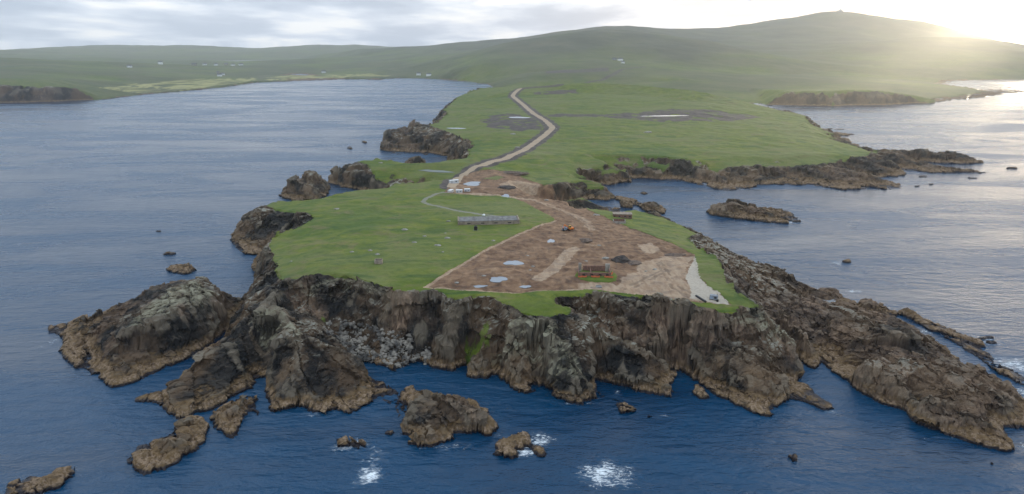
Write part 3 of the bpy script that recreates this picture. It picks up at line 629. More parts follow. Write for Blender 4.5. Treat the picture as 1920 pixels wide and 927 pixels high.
    soil = mixc(nt, mapr(nt, gf, .62, .75, 0, .5), soil, (0.27, 0.22, 0.17))
    sand = mixc(nt, mapr(nt, sc, .35, .65), (0.27, 0.175, 0.108), (0.36, 0.258, 0.170))
    sand = mixc(nt, mapr(nt, so, .52, .38, 0, .55), sand, (0.17, 0.12, 0.09))
    peat = ramp(nt, so, [(.32, (0.036, 0.028, 0.027)), (.52, (0.070, 0.054, 0.049)), (.70, (0.125, 0.102, 0.088))])
    road = mixc(nt, so, (0.26, 0.185, 0.120), (0.42, 0.320, 0.22))
    pale = mixc(nt, mapr(nt, gf, .3, .7), (0.34, 0.285, 0.22), (0.43, 0.37, 0.295))
    edge = lambda a, w=.35: mapr(nt, mathn(nt, 'ADD', attrf(nt, a), mathn(nt, 'MULTIPLY', mathn(nt, 'SUBTRACT', gf, .5), w)), .38, .62)
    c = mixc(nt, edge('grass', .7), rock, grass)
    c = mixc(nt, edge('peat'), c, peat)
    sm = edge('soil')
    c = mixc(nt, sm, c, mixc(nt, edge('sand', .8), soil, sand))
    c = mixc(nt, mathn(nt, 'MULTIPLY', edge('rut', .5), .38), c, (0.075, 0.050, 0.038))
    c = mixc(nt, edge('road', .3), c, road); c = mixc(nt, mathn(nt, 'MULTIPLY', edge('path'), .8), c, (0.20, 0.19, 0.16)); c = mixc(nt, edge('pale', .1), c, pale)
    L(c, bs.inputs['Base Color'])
    rg = mapr(nt, wet, 0, 1, .88, .35); L(rg, bs.inputs['Roughness'])
    # --- relief
    hgt = mathn(nt, 'ADD', mathn(nt, 'MULTIPLY', strat, 1.2), mathn(nt, 'ADD', mathn(nt, 'MULTIPLY', mid, 1.5), mathn(nt, 'MULTIPLY', fine, .45)))
    hg2 = mathn(nt, 'ADD', mathn(nt, 'MULTIPLY', gf, .10), mathn(nt, 'MULTIPLY', gm, .3))
    mxh = nt.nodes.new('ShaderNodeMix'); L(mathn(nt, 'MAXIMUM', edge('grass', .7), sm), mxh.inputs[0]); L(hgt, mxh.inputs[2]); L(hg2, mxh.inputs[3])
    bp = nt.nodes.new('ShaderNodeBump'); bp.inputs['Strength'].default_value = .5; bp.inputs['Distance'].default_value = 1.0
    L(mxh.outputs[0], bp.inputs['Height']); L(bp.outputs[0], bs.inputs['Normal'])
    return m
LAND = land_material()

def sea_material():
    m, nt, bs = new_mat('sea_water'); L = nt.links.new
    geo = nt.nodes.new('ShaderNodeNewGeometry'); P = geo.outputs['Position']
    a = noise(nt, mapping(nt, P, (0.030, 0.075, 1), (0, 0, math.radians(-22))), 1.0, 3, .5, .3)
    b = noise(nt, mapping(nt, P, (0.10, 0.26, 1), (0, 0, math.radians(-28))), 1.0, 4, .55, .4)
    c = noise(nt, mapping(nt, P, (0.55, 0.95, 1), (0, 0, math.radians(-10))), 1.0, 4, .6)
    gust = noise(nt, mapping(nt, P, (0.0045, 0.016, 1), (0, 0, math.radians(-40))), 1.0, 6, .66, .9)
    h = mathn(nt, 'ADD', mathn(nt, 'MULTIPLY', a, 1.7), mathn(nt, 'ADD', mathn(nt, 'MULTIPLY', b, 2.0), mathn(nt, 'MULTIPLY', c, .5)))
    bp = nt.nodes.new('ShaderNodeBump'); bp.inputs['Distance'].default_value = 1.0; L(mapr(nt, gust, .36, .64, .30, .85), bp.inputs['Strength'])
    L(h, bp.inputs['Height']); L(bp.outputs[0], bs.inputs['Normal'])
    col = mixc(nt, mapr(nt, gust, .35, .65), (0.0002, 0.024, 0.060), (0.0005, 0.045, 0.105))
    L(col, bs.inputs['Base Color'])
    L(mapr(nt, gust, .35, .65, .16, .34), bs.inputs['Roughness']); bs.inputs['IOR'].default_value = 1.33; bs.inputs['Specular IOR Level'].default_value = .62
    return m
SEA = sea_material()

# ------------------------------------------------------------------ the land, built as four sheets of falling fineness
def dilate(m, n):
    for _ in range(n):
        k = m.copy(); k[1:] |= m[:-1]; k[:-1] |= m[1:]; k[:, 1:] |= m[:, :-1]; k[:, :-1] |= m[:, 1:]; m = k
    return m
def structure(o): o['kind'] = 'structure'; return o
PATCH = {}
def height_patch(R, warp, A, near, seam=None):
    X, Y = np.meshgrid(R.x0+np.arange(R.nx)*R.res, R.y0+np.arange(R.ny)*R.res)
    w1 = warp[0]; w2 = warp[1]
    wx = w1*fbm(X, Y, w2, 4, .55, seed=21.0); wy = w1*fbm(X, Y, w2, 4, .55, seed=43.0)
    fade = np.minimum(sstep(0, 12*R.res, Y-R.y0) if seam != 'first' else 1, sstep(0, 12*R.res, R.y0+(R.ny-1)*R.res-Y))
    h = R.at(X+wx*fade, Y+wy*fade)
    land = h > -3.0
    M, slope = masks(X, Y, h, R.res, near)
    g = np.clip(np.maximum.reduce([M['grass'], M['soil'], M['pale'], M['road'], M['peat']]), 0, 1)
    r = (1-blur(g, max(1, 1.0/R.res)))*land
    rd_, M['tone'] = rock_detail(X, Y, h, A)
    if near: rd_ = rd_*(1-.5*np.maximum(soft(NOGRASS[2], X, Y, 3, 2), soft(SLAB, X, Y, 2, 2)))
    st = sstep(.9, 2.2, np.hypot(*np.gradient(blur(h, max(1, .8/R.res)), R.res)))
    h = h + r*rd_*(1-.8*st)*sstep(-1, 4, h)*fade
    if R.res <= 2:
        h = h + land*(1-r)*fade*(.55*fbm(X, Y, 22, 3, seed=12)+.12*fbm(X, Y, 3, 2, seed=15))
        h = h + M['soil']*(1-M['pale'])*fade*(.4*fbm(X, Y, 6, 4, seed=33)+.5*np.clip(ridged(X, Y, 14, 3, seed=37), 0, 1)*sstep(-.1, .5, fbm(X, Y, 30, 2, seed=39)+.15) - .5*M['sand']*0) - .5*M['soil']*fade - .18*M['rut']*fade
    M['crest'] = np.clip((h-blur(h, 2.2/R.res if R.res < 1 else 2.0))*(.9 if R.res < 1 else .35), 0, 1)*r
    for k, (g, lab, cat) in enumerate(PUD):
        cx = sum(q[0] for q in g)/len(g); cy = sum(q[1] for q in g)/len(g)
        if R.y0 <= cy < R.y0+(R.ny-1)*R.res and R.x0 < cx < R.x0+(R.nx-1)*R.res:
            hs = sorted(float(R.at(q[0], q[1])) for q in g+[(cx, cy)]); lev = hs[len(hs)//5]-.25 if cat == 'rock pool' else hs[len(hs)//2]-(.6 if inpoly(SOIL, np.array([cx]), np.array([cy]))[0] else .1)
            m = soft(g, X-0, Y, 1.0 if R.res < 1 else 2.2); m = np.sqrt(m)
            xs_ = [q[0] for q in g]; ys_ = [q[1] for q in g]; bb = (X > min(xs_)-9) & (X < max(xs_)+9) & (Y > min(ys_)-9) & (Y < max(ys_)+9)
            dd = segdist(g, X[bb], Y[bb]); h[bb] = np.maximum(h[bb], lev+.12-.22*dd)
            h = h*(1-m)+(lev-.45)*m; r = r*(1-m)
            LEVEL[k] = lev
    return X, Y, h, M, r, land, fade
LEVEL = {}

def finish(name, R, pack, amp, smooth_all, classes):
    X, Y, h, M, r, land, fade = pack
    x, y, z = displace(X, Y, h, amp*r*fade*land, R.res)
    keep = dilate(land & (h > -3.5), 2)
    sm = np.ones(X.shape, bool) if smooth_all else (r < .5)
    split = np.zeros(X.shape, int)
    for k, (cn, fn) in enumerate(classes): split[fn(M)] = k+1
    out = grid_mesh(x, y, z, keep, {a: M[a] for a in ATTR}, sm, split)
    names = [name]+[c[0] for c in classes]
    for k, (V, Q, at, s) in out.items():
        structure(to_mesh(names[k], V, Q, at, s, LAND))

near = height_patch(R_NEAR, (1.0, 9.0), 0.6, True, 'first')
midp = height_patch(R_MID, (3.0, 20.0), 0.9, False)
farp = height_patch(R_FAR, (9.0, 70.0), 2.0, False)
hill = height_patch(R_HILL, (0.0, 300.0), 0.0, False)
# smooth the hills away from the shore, then add soft gullies
def smooth_hill(pack, sig, amp, lo):
    X, Y, h, M, r, land, fade = pack
    hb = blur(h, sig); w = sstep(lo, lo+40, h)*fade
    hh = h*(1-w)+hb*w + w*amp*(fbm(X, Y, 420, 5, .5, seed=5)+.8*ridged(X, Y, 700, 3, seed=25)-.4)
    return (X, Y, hh, M, r, land, fade)
farp = smooth_hill(farp, 9, 5.0, 22); hill = smooth_hill(hill, 3.2, 9.0, 10)
# stitch: the finer sheet's far edge follows the coarser sheet's first row
def stitch(fine, coarse):
    fine[2][-1] = np.interp(fine[0][-1], coarse[0][0], coarse[2][0])
stitch(near, midp); stitch(midp, farp); stitch(farp, hill)
CL = [('building_site_ground', lambda M: M['soil'] > .5), ('gravel_pad', lambda M: M['pale'] > .5), ('access_road', lambda M: M['road'] > .5), ('footpath', lambda M: (M['path'] > .5) & (M['soil'] < .5))]
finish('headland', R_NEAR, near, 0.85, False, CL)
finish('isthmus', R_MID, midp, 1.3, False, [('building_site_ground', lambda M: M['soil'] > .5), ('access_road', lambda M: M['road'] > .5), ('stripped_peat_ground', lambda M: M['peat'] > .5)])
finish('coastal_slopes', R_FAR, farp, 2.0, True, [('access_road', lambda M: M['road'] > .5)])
finish('hills', R_HILL, hill, 0.0, True, [])

def _sheet(R, p):
    q = Raster.__new__(Raster); q.x0, q.y0, q.res, q.nx, q.ny, q.h = R.x0, R.y0, R.res, R.nx, R.ny, p[2]; return q
GROUND[:] = [_sheet(R, p) for R, p in ((R_NEAR, near), (R_MID, midp), (R_FAR, farp), (R_HILL, hill))]
def hgt(x, y):                                              # height of the finished ground
    for R in GROUND:
        if y <= R.y0+(R.ny-1)*R.res: return float(R.at(x, y))
    return 0.0

me = bpy.data.meshes.new('sea'); me.from_pydata([(-6400, -500, 0), (6400, -500, 0), (6400, 7650, 0), (-6400, 7650, 0)], [], [(0, 1, 2, 3)]); me.materials.append(SEA)
sea = bpy.data.objects.new('sea', me); COL.objects.link(sea); structure(sea)

# ------------------------------------------------------------------ the air
def haze():
    m = bpy.data.materials.new('haze'); m.use_nodes = True; nt = m.node_tree; nt.nodes.clear()
    out = nt.nodes.new('ShaderNodeOutputMaterial'); v = nt.nodes.new('ShaderNodeVolumePrincipled')
    v.inputs['Color'].default_value = (1.0, 1.0, 1.0, 1); v.inputs['Density'].default_value = 0.85e-4; v.inputs['Anisotropy'].default_value = 0.8
    nt.links.new(v.outputs[0], out.inputs['Volume'])
    me = bpy.data.meshes.new('haze'); bm = bmesh.new(); bmesh.ops.create_cube(bm, size=1)
    for q in bm.verts: q.co = Vector((q.co.x*12900, 3580+q.co.y*8260, 180+q.co.z*372))
    bm.to_mesh(me); bm.free(); me.materials.append(m)
    o = bpy.data.objects.new('haze', me); COL.objects.link(o); o['kind'] = 'stuff'; o['label'] = 'thin pale sea haze hanging over the bay and hills'
haze()

# ------------------------------------------------------------------ sea rocks: each its own surveyed mesh
def thing(o, label, cat, group=None):
    o['label'] = label; o['category'] = cat
    if group: o['group'] = group
    return o
def rock(name, label, coast, lines=(), cat='rock', res=0.5, A=.6, warp=(.8, 6.0), amp=.8, grp=None, inner=(), green=0.0):
    co = pts(coast); ln = [pts(l) for l in lines]; it = pts(inner)
    xs = [q[0] for q in co]; ys = [q[1] for q in co]; pad = 3+warp[0]*2
    x0, y0 = math.floor(min(xs)-pad), math.floor(min(ys)-pad)
    P, T = cdt(co, ln, it)
    R = Raster(x0, math.ceil(max(xs)+pad), y0, math.ceil(max(ys)+pad), res).fill(P, T)
    X, Y = np.meshgrid(R.x0+np.arange(R.nx)*R.res, R.y0+np.arange(R.ny)*R.res)
    h = R.at(X+warp[0]*fbm(X, Y, warp[1], 4, .55, seed=21), Y+warp[0]*fbm(X, Y, warp[1], 4, .55, seed=43))
    land = h > -3.0
    rd_, tn = rock_detail(X, Y, h, A); st = sstep(.9, 2.2, np.hypot(*np.gradient(blur(h, max(1, .8/res)), res))); h = h+land*rd_*(1-.7*st)*sstep(-1, 4, h+.8)
    x, y, z = displace(X, Y, h, amp*land, res)
    keep = dilate(land & (h > -3.5), 2)
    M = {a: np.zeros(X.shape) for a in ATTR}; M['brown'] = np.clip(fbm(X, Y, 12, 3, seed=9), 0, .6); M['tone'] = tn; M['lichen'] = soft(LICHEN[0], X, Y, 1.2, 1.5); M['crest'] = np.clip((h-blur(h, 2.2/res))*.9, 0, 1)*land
    V, Q, at, sm = grid_mesh(x, y, z, keep, M, np.zeros(X.shape, bool))[0]
    o = to_mesh(name, V, Q, at, sm, LAND, ((min(xs)+max(xs))/2, (min(ys)+max(ys))/2, 0))
    return thing(o, label, cat, grp)

rock('sea_rock', 'biggest dark rock island on the left with a lichen-pale sloping top',
 [(92,612),(108,626),(130,642),(118,655),(126,668),(150,686),(166,703),(190,700),(208,726),(255,713),(300,691),(350,669),(386,651),(404,641),(424,620),(440,602),(462,577),(458,562),('W',440,302),('W',395,322),('W',340,322),('W',290,316),('W',240,304),('W',190,292),('W',135,282)],
 [[(235,615,14),(262,606,15.5),(300,592,17),(340,577,17.2),(382,562,16.5),(408,566,14),(428,582,10),(440,592,6)],
  [(250,590,13.5),(290,565,16),(325,548,17),(360,540,18),(385,543,16.5),(400,548,14),(430,557,8)],
  [(155,600,3),(200,580,6.5),(240,561,8.5),(285,539,10.5),(300,542,10.5),(338,526,13),(370,516,15.5),(388,519,14.5),(412,540,10),(450,560,4)],
  [(228,597,9.5),(262,575,10.5),(300,556,12)],
  [(150,622,3.5),(172,645,4),(205,662,5.5),(232,680,4.2),(215,702,2.2)],
  [(236,660,5),(300,660,4.2),(340,650,4),(380,636,3.5),(405,625,4),(425,605,4)]], 'sea rock', A=.38)
rock('sea_rock', 'low brown rock in the sea just behind the biggest left rock island', [(314,504),(330,497),(362,496.5),(369,506),(352,513),(325,511)], [[(330,502,1.6),(356,500,2)]], 'sea rock')
rock('sea_rock', 'long low tan rock, lower left, front one of the two below the dark slab', [(252,865),(262,879),(290,881),(320,871),(341,861),(347,850),(370,838),(381,825),(386,795),(376,785),(350,787),(335,800),(310,815),(285,825),(258,835),(252,850)], [[(272,852,3),(310,840,3.8),(345,816,3.6),(370,797,3)], [(300,862,2.6),(350,835,2.6)]], 'sea rock', A=.6)
rock('sea_rock', 'low tan rock between the dark slab and the long low rock, lower left', [(394,785),(405,802),(430,821),(441,816),(446,800),(460,786),(466,770),(485,781),(491,768),(481,755),(488,745),(480,736),(460,738),(440,748),(425,760),(400,770)], [[(415,788,3),(450,763,3.8),(472,745,3)]], 'sea rock', A=.6)
rock('sea_rock', 'broad brown humped rock standing in front of the boulder cove', [(745,735),(738,755),(737,780),(745,786),(760,791),(754,800),(728,807),(726,815),(750,813),(765,821),(760,833),(785,843),(810,838),(830,826),(845,821),(870,812),(900,812),(925,811),(931,800),(920,785),(915,770),(890,759),(860,750),(830,742),(800,731),(770,729)], [[(770,742,4.5),(800,745,5.6),(835,757,6),(870,768,6.2),(900,782,5.4)], [(765,775,4.5),(800,785,4),(840,795,3.6),(890,798,3)], [(775,828,1.8),(805,822,2.4)]], 'sea rock', A=.7)
rock('sea_rock', 'brown dome rock washed by surf, right one of the cluster at bottom centre', [(958,822),(970,814),(985,816),(994,826),(990,836),(975,838),(962,832)], [[(968,824,2.4),(984,826,2.6)]], 'sea rock', A=.25, res=.4)
rock('sea_rock', 'flat brown rock at the front of the surf-washed cluster, bottom centre', [(920,850),(932,842),(950,839),(966,845),(968,854),(950,858),(928,857)], [[(935,849,1.8),(956,848,2)]], 'sea rock', A=.25, res=.4)
rock('sea_rock', 'small dark rock at the back of the surf-washed cluster, bottom centre', [(934,832),(942,824),(953,827),(964,835),(958,841),(942,838)], [[(942,831,1.2),(956,836,1.4)]], 'sea rock', A=.25, res=.4)
rock('sea_rock', 'black wet ledge trailing right of the surf-washed cluster', [(994,828),(1002,834),(1012,842),(1018,850),(1008,850),(998,842)], [[(1000,836,.9),(1010,845,.8)]], 'sea rock', A=.15, res=.4)
rock('sea_rock', 'small red-brown rock ringed by foam left of the broad humped rock', [(632,829),(645,816),(663,818),(680,830),(672,841),(648,839)], [[(645,827,1.6),(664,828,1.8)]], 'sea rock', A=.3, res=.4)
rock('sea_rock', 'small round tan rock off the tip of the pale buttress', [(1146,746),(1158,746),(1168,750),(1184,756),(1198,768),(1186,776),(1165,775),(1151,766),(1155,757)], [[(1152,750,.9),(1168,761,2.6),(1184,765,2.4)]], 'sea rock', A=.3, res=.4)
rock('sea_rock', 'lone brown rock in open water, lower right', [(1477,853),(1485,848),(1494,853),(1495,861),(1487,864)], [[(1482,856,1.2),(1490,857,1.3)]], 'sea rock', A=.2, res=.4)
rock('sea_rock', 'tiny lone rock in open water by the right edge, below the long ridge', [(1852,866),(1860,863),(1868,866),(1862,869)], [[(1857,866,.9),(1863,866,.9)]], 'sea rock', A=.15, res=.4)
rock('sea_rock', 'ragged low reef in the bottom left corner', [(3,921),(25,906),(52,893),(66,892),(72,900),(95,893),(108,893),(112,882),(140,879),(126,889),(115,904),(95,913),(70,922),(40,928),(10,930)], [[(25,915,1.4),(58,900,2.4),(72,908,1),(92,900,2.2),(108,899,1.6),(116,886,1.6)]], 'sea rock', A=.4, res=.4)
rock('sea_rock', 'tan knob of rock in the water by the slit, right of the pale buttress', [(1301,726),(1310,719),(1325,730),(1327,743),(1312,746),(1303,738)], [[(1308,728,2),(1318,735,2.2)]], 'sea rock', A=.3, res=.4)
rock('sea_rock', 'very small rock just left of the long low tan rock', [(240,862),(247,856),(252,862),(246,868)], [[(244,862,1),(248,862,1)]], 'sea rock', A=.2, res=.4)
rock('sea_rock', 'dark flake of rock awash right of the small round tan rock', [(1206,777),(1215,774),(1226,778),(1216,781)], [[(1211,777,.6),(1220,778,.6)]], 'sea rock', A=.12, res=.4)
# the bay
rock('rock_islet', 'long wedge-shaped islet alone in the middle of the bay', [(1322,397),(1338,403),(1365,407),(1400,412),(1440,417),(1470,419),(1503,415),('W',1480,492),('W',1440,502),('W',1390,514),('W',1348,514),('W',1330,494)], [[(1343,382,7.2),(1356,380,8),(1376,378,8.8),(1392,383,7.4),(1420,386,7.2),(1440,392,5.6),(1470,404,3),(1492,412,1.4)], [(1345,400,2.6),(1400,408,2.4),(1450,414,2)], [(1344,393,5),(1400,400,4.6)]], 'islet', A=.7, res=.7, warp=(1.4, 9))
rock('sea_stack', 'tall blunt stack standing in the bay beside the inlets', [(1152,370),(1160,378),(1168,389),(1184,390),(1190,383),(1200,387),(1204,382),('W',1190,532),('W',1170,540),('W',1153,545)], [[(1157,357,11.5),(1166,359,12),(1175,365,11),(1185,367,10)], [(1160,372,6),(1172,384,3),(1184,384,3)]], 'sea stack', A=.7, res=.7)
rock('sea_stack', 'low pointed stack right of the tall blunt stack', [(1200,390),(1215,398),(1236,402),(1249,398),(1247,391),('W',1238,508),('W',1215,515),('W',1202,510)], [[(1206,388,3),(1222,379,6.5),(1236,386,5),(1246,393,2)]], 'sea stack', A=.5, res=.7)
rock('sea_rock', 'small dark rock in the bay right of the stacks', [(1201,361),(1208,358),(1216,361),(1208,365)], [[(1206,361,1.6),(1211,361,1.6)]], 'sea rock', A=.3, res=.7)
rock('sea_stack', 'dark double-peaked stack on the west shore beside the grassy cliff', [(521,367),(532,372.5),(545,376.5),(592,377),(612,368),('W',622,585),('W',600,600),('W',560,590),('W',530,572)], [[('D',551,343,545),('D',570,338,548),('D',578,326,550),('D',592,333,552),('D',604,341,556),('D',614,350,560)], [(540,364,3),(575,362,6),(600,362,5)]], 'sea stack', A=.8, res=.8, warp=(1.5, 9))
rock('sea_stack', 'dark pyramid stack in the cove, its foot hidden by the green rim', [('W',754,690),('W',770,680),('W',792,680),('W',802,690),('W',792,702),('W',765,702)], [[('D',764,302,690),('D',780,289,692),('D',786,293,692),('D',796,303,690)]], 'sea stack', A=.7, res=.8)
rock('sea_stack', 'sharp spire rising behind the dark promontory on the left shore', [('W',756,905),('W',770,893),('W',792,897),('W',797,908),('W',775,918)], [[('D',762,240,905),('D',772,229,905),('D',778,226,905),('D',786,233,905),('D',793,242,904)]], 'sea stack', A=1.0, res=1.0)
def small_rock(label, px, py, rx, ry, z, seed):
    rock('sea_rock', label, ell(px, py, rx, ry, 12, seed, .3), [[(px-rx*.4, py-ry*.1, z), (px+rx*.3, py-ry*.2, z*.9)]], 'sea rock', res=max(.4, rx*.05), A=.25, amp=.3, warp=(.6, 4))
small_rock('small dark rock off the dark promontory, nearer one of a pair', 656, 277, 4, 2.6, 2.5, 1)
small_rock('small dark rock off the dark promontory, farther one of a pair', 683, 266, 5, 1.6, 2, 2)
small_rock('tiny rock awash in the blue water left of the west cliffs', 297, 432.5, 4, 1.4, .8, 3)
small_rock('dark rock awash behind the biggest left rock island', 317, 474.5, 10, 3.0, 1.2, 4)
small_rock('dark flake in the bay with a streak of foam, right of the headland', 1587, 489.5, 9, 2.2, .9, 5)
small_rock('low reef rock off the far point, left of three', 1731, 330, 9, 1.6, 1.2, 6)
small_rock('low reef rock off the far point, beside the long spit', 1824, 333, 9, 1.6, 1.6, 7)
small_rock('distant reef rock at the right, beyond the tip of the spit', 1897, 315, 10, 1.2, 1.4, 8)
small_rock('speck of rock below the far point', 1720, 348.5, 5, .9, .8, 9)
small_rock('second speck of rock below the far point, further right', 1746, 345, 6, .9, .8, 10)
small_rock('flat skerry off the far grassy shore, left one', 1556, 241, 5, .8, 1.0, 11)
small_rock('flat skerry off the far grassy shore, right one', 1573, 242.5, 8, .7, .8, 12)
small_rock('black rocks in the surf outside the right-hand reef', 1848, 633, 22, 4, 1.6, 13)
small_rock('black rock further along the surf outside the right-hand reef', 1862, 640, 10, 3.5, 1.3, 14)
small_rock('flat dark skerry at the head of the far bay', 703, 149.4, 16, .7, 3, 15)

# ------------------------------------------------------------------ standing water
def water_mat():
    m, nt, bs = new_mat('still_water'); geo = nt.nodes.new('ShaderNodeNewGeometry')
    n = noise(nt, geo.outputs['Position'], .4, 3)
    nt.links.new(mixc(nt, n, (0.22, 0.23, 0.24), (0.30, 0.31, 0.32)), bs.inputs['Base Color'])  # pale base colour stands in for the bright sky's reflection
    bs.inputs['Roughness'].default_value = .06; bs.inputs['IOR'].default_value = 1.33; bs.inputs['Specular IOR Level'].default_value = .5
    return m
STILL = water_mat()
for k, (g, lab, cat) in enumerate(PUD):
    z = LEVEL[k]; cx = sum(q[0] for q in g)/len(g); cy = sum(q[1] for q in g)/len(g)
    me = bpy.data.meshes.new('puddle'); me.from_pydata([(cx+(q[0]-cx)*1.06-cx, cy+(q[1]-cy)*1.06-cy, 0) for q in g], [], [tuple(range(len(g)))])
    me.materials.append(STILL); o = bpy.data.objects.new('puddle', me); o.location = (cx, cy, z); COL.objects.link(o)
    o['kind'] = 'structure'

# ------------------------------------------------------------------ small builders
def simple(name, col, col2=None, rough=.85, scale=.8, detail=5, metal=0.0, bump=0.0):
    m, nt, bs = new_mat(name); tc = nt.nodes.new('ShaderNodeTexCoord')
    n = noise(nt, tc.outputs['Object'], scale, detail, .6)
    c2 = col2 or tuple(v*.7 for v in col)
    nt.links.new(mixc(nt, mapr(nt, n, .35, .65), c2, col), bs.inputs['Base Color'])
    bs.inputs['Roughness'].default_value = rough; bs.inputs['Metallic'].default_value = metal
    if bump:
        bp = nt.nodes.new('ShaderNodeBump'); bp.inputs['Strength'].default_value = bump; bp.inputs['Distance'].default_value = .1
        nt.links.new(n, bp.inputs['Height']); nt.links.new(bp.outputs[0], bs.inputs['Normal'])
    return m
MT = dict(brick=simple('old_brick', (0.24, 0.125, 0.09), (0.12, 0.07, 0.055), scale=1.6, bump=.5), render=simple('weathered_render', (0.33, 0.30, 0.26), (0.20, 0.17, 0.14), scale=.7, bump=.3),
 concrete=simple('stained_concrete', (0.20, 0.195, 0.185), (0.11, 0.105, 0.10), scale=.5, bump=.3), conc_wall=simple('brown_concrete', (0.30, 0.245, 0.19), (0.19, 0.15, 0.115), scale=.6, bump=.3),
 dark=simple('dark_interior', (0.03, 0.028, 0.026)), black=simple('black_plastic', (0.012, 0.012, 0.013), (0.02, 0.02, 0.02), rough=.45), orange=simple('orange_paint', (0.75, 0.21, 0.03), (0.55, 0.14, 0.02), rough=.45),
 yellow=simple('yellow_paint', (0.72, 0.46, 0.08), (0.5, 0.3, 0.05), rough=.5), mesh=simple('orange_netting', (0.62, 0.15, 0.06), (0.40, 0.10, 0.05), rough=.7, scale=3), steel=simple('dark_steel', (0.05, 0.05, 0.055), rough=.5, metal=.6),
 glass=simple('cab_glass', (0.02, 0.03, 0.035), rough=.1), white=simple('white_paint', (0.78, 0.78, 0.76), (0.62, 0.62, 0.60), rough=.6, scale=.6), slate=simple('slate_roof', (0.10, 0.105, 0.115), (0.06, 0.063, 0.07)),
 grey=simple('grey_paint', (0.28, 0.30, 0.32), (0.17, 0.18, 0.20), rough=.55), stone=simple('pale_stone', (0.32, 0.30, 0.26), (0.15, 0.14, 0.12), scale=1.3, bump=.5), rubber=simple('rubber', (0.015, 0.015, 0.015), rough=.9), blue=simple('blue_grey_paint', (0.30, 0.36, 0.45), rough=.5),
 heap=simple('dark_spoil', (0.055, 0.043, 0.037), (0.026, 0.022, 0.021), scale=.6, bump=.8), spoil=simple('brown_spoil', (0.15, 0.105, 0.078), (0.075, 0.055, 0.045), scale=.7, bump=.8), wood=simple('grey_timber', (0.20, 0.17, 0.14)), cab=simple('cabin_white', (0.55, 0.56, 0.57), (0.40, 0.40, 0.40), rough=.6))
def obj(name, bm, mat, parent=None, loc=(0, 0, 0), rz=0, smooth=False):
    me = bpy.data.meshes.new(name); bmesh.ops.recalc_face_normals(bm, faces=bm.faces[:]); bm.to_mesh(me); bm.free(); me.materials.append(MT[mat] if isinstance(mat, str) else mat)
    if smooth:
        for p in me.polygons: p.use_smooth = True
    o = bpy.data.objects.new(name, me); COL.objects.link(o); o.location = loc; o.rotation_euler = (0, 0, rz)
    if parent is not None: o.parent = parent
    return o
def empty(name, loc, rz, label, cat, group=None):
    o = bpy.data.objects.new(name, None); o.empty_display_size = .5; COL.objects.link(o); o.location = loc; o.rotation_euler = (0, 0, rz)
    return thing(o, label, cat, group)
def bx(bm, c, s, rz=0, ry=0, bev=0.0):
    r = bmesh.ops.create_cube(bm, size=1); vs = r['verts']; cz, sz = math.cos(rz), math.sin(rz); cy, sy = math.cos(ry), math.sin(ry)
    for v in vs:
        x, y, z = v.co.x*s[0], v.co.y*s[1], v.co.z*s[2]
        x, z = x*cy+z*sy, -x*sy+z*cy
        v.co = Vector((x*cz-y*sz+c[0], x*sz+y*cz+c[1], z+c[2]))
    if bev:
        es = list({e for v in vs for e in v.link_edges}); bmesh.ops.bevel(bm, geom=es, offset=bev, segments=1, affect='EDGES')
    return bm
def B(*boxes, bev=0.0):
    bm = bmesh.new()
    for b in boxes: bx(bm, *b, bev=bev)
    return bm
def cyl(bm, p0, p1, r0, r1=None, n=10):
    r1 = r0 if r1 is None else r1; p0, p1 = Vector(p0), Vector(p1); d = (p1-p0).normalized(); a = d.orthogonal().normalized(); b = d.cross(a)
    A = [bm.verts.new(p0+(a*math.cos(t)+b*math.sin(t))*r0) for t in [2*math.pi*i/n for i in range(n)]]
    C = [bm.verts.new(p1+(a*math.cos(t)+b*math.sin(t))*r1) for t in [2*math.pi*i/n for i in range(n)]]
    for i in range(n): bm.faces.new((A[i], A[(i+1) % n], C[(i+1) % n], C[i]))
    bm.faces.new(A[::-1]); bm.faces.new(C); return bm
def lump(r, sx=1, sy=1, sz=.7, seed=0, sub=2, rough=.3):
    bm = bmesh.new(); bmesh.ops.create_icosphere(bm, subdivisions=sub, radius=1); rd = random.Random(seed); o = Vector((rd.uniform(0, 99),)*3)
    from mathutils import noise as mn
    for v in bm.verts:
        k = 1+rough*mn.noise(v.co*1.3+o)+rough*.6*mn.noise(v.co*3.1+o)
        v.co = Vector((v.co.x*sx*r*k, v.co.y*sy*r*k, max(v.co.z*sz*r*k, -.25*r)))
    return bm
def at(px, py, foot=0.0):
    x, y, z = GR(px, py)
    zz = [hgt(x+a, y+b) for a in (-foot, 0, foot) for b in (-foot, 0, foot)]
    return (x, y, min(zz))

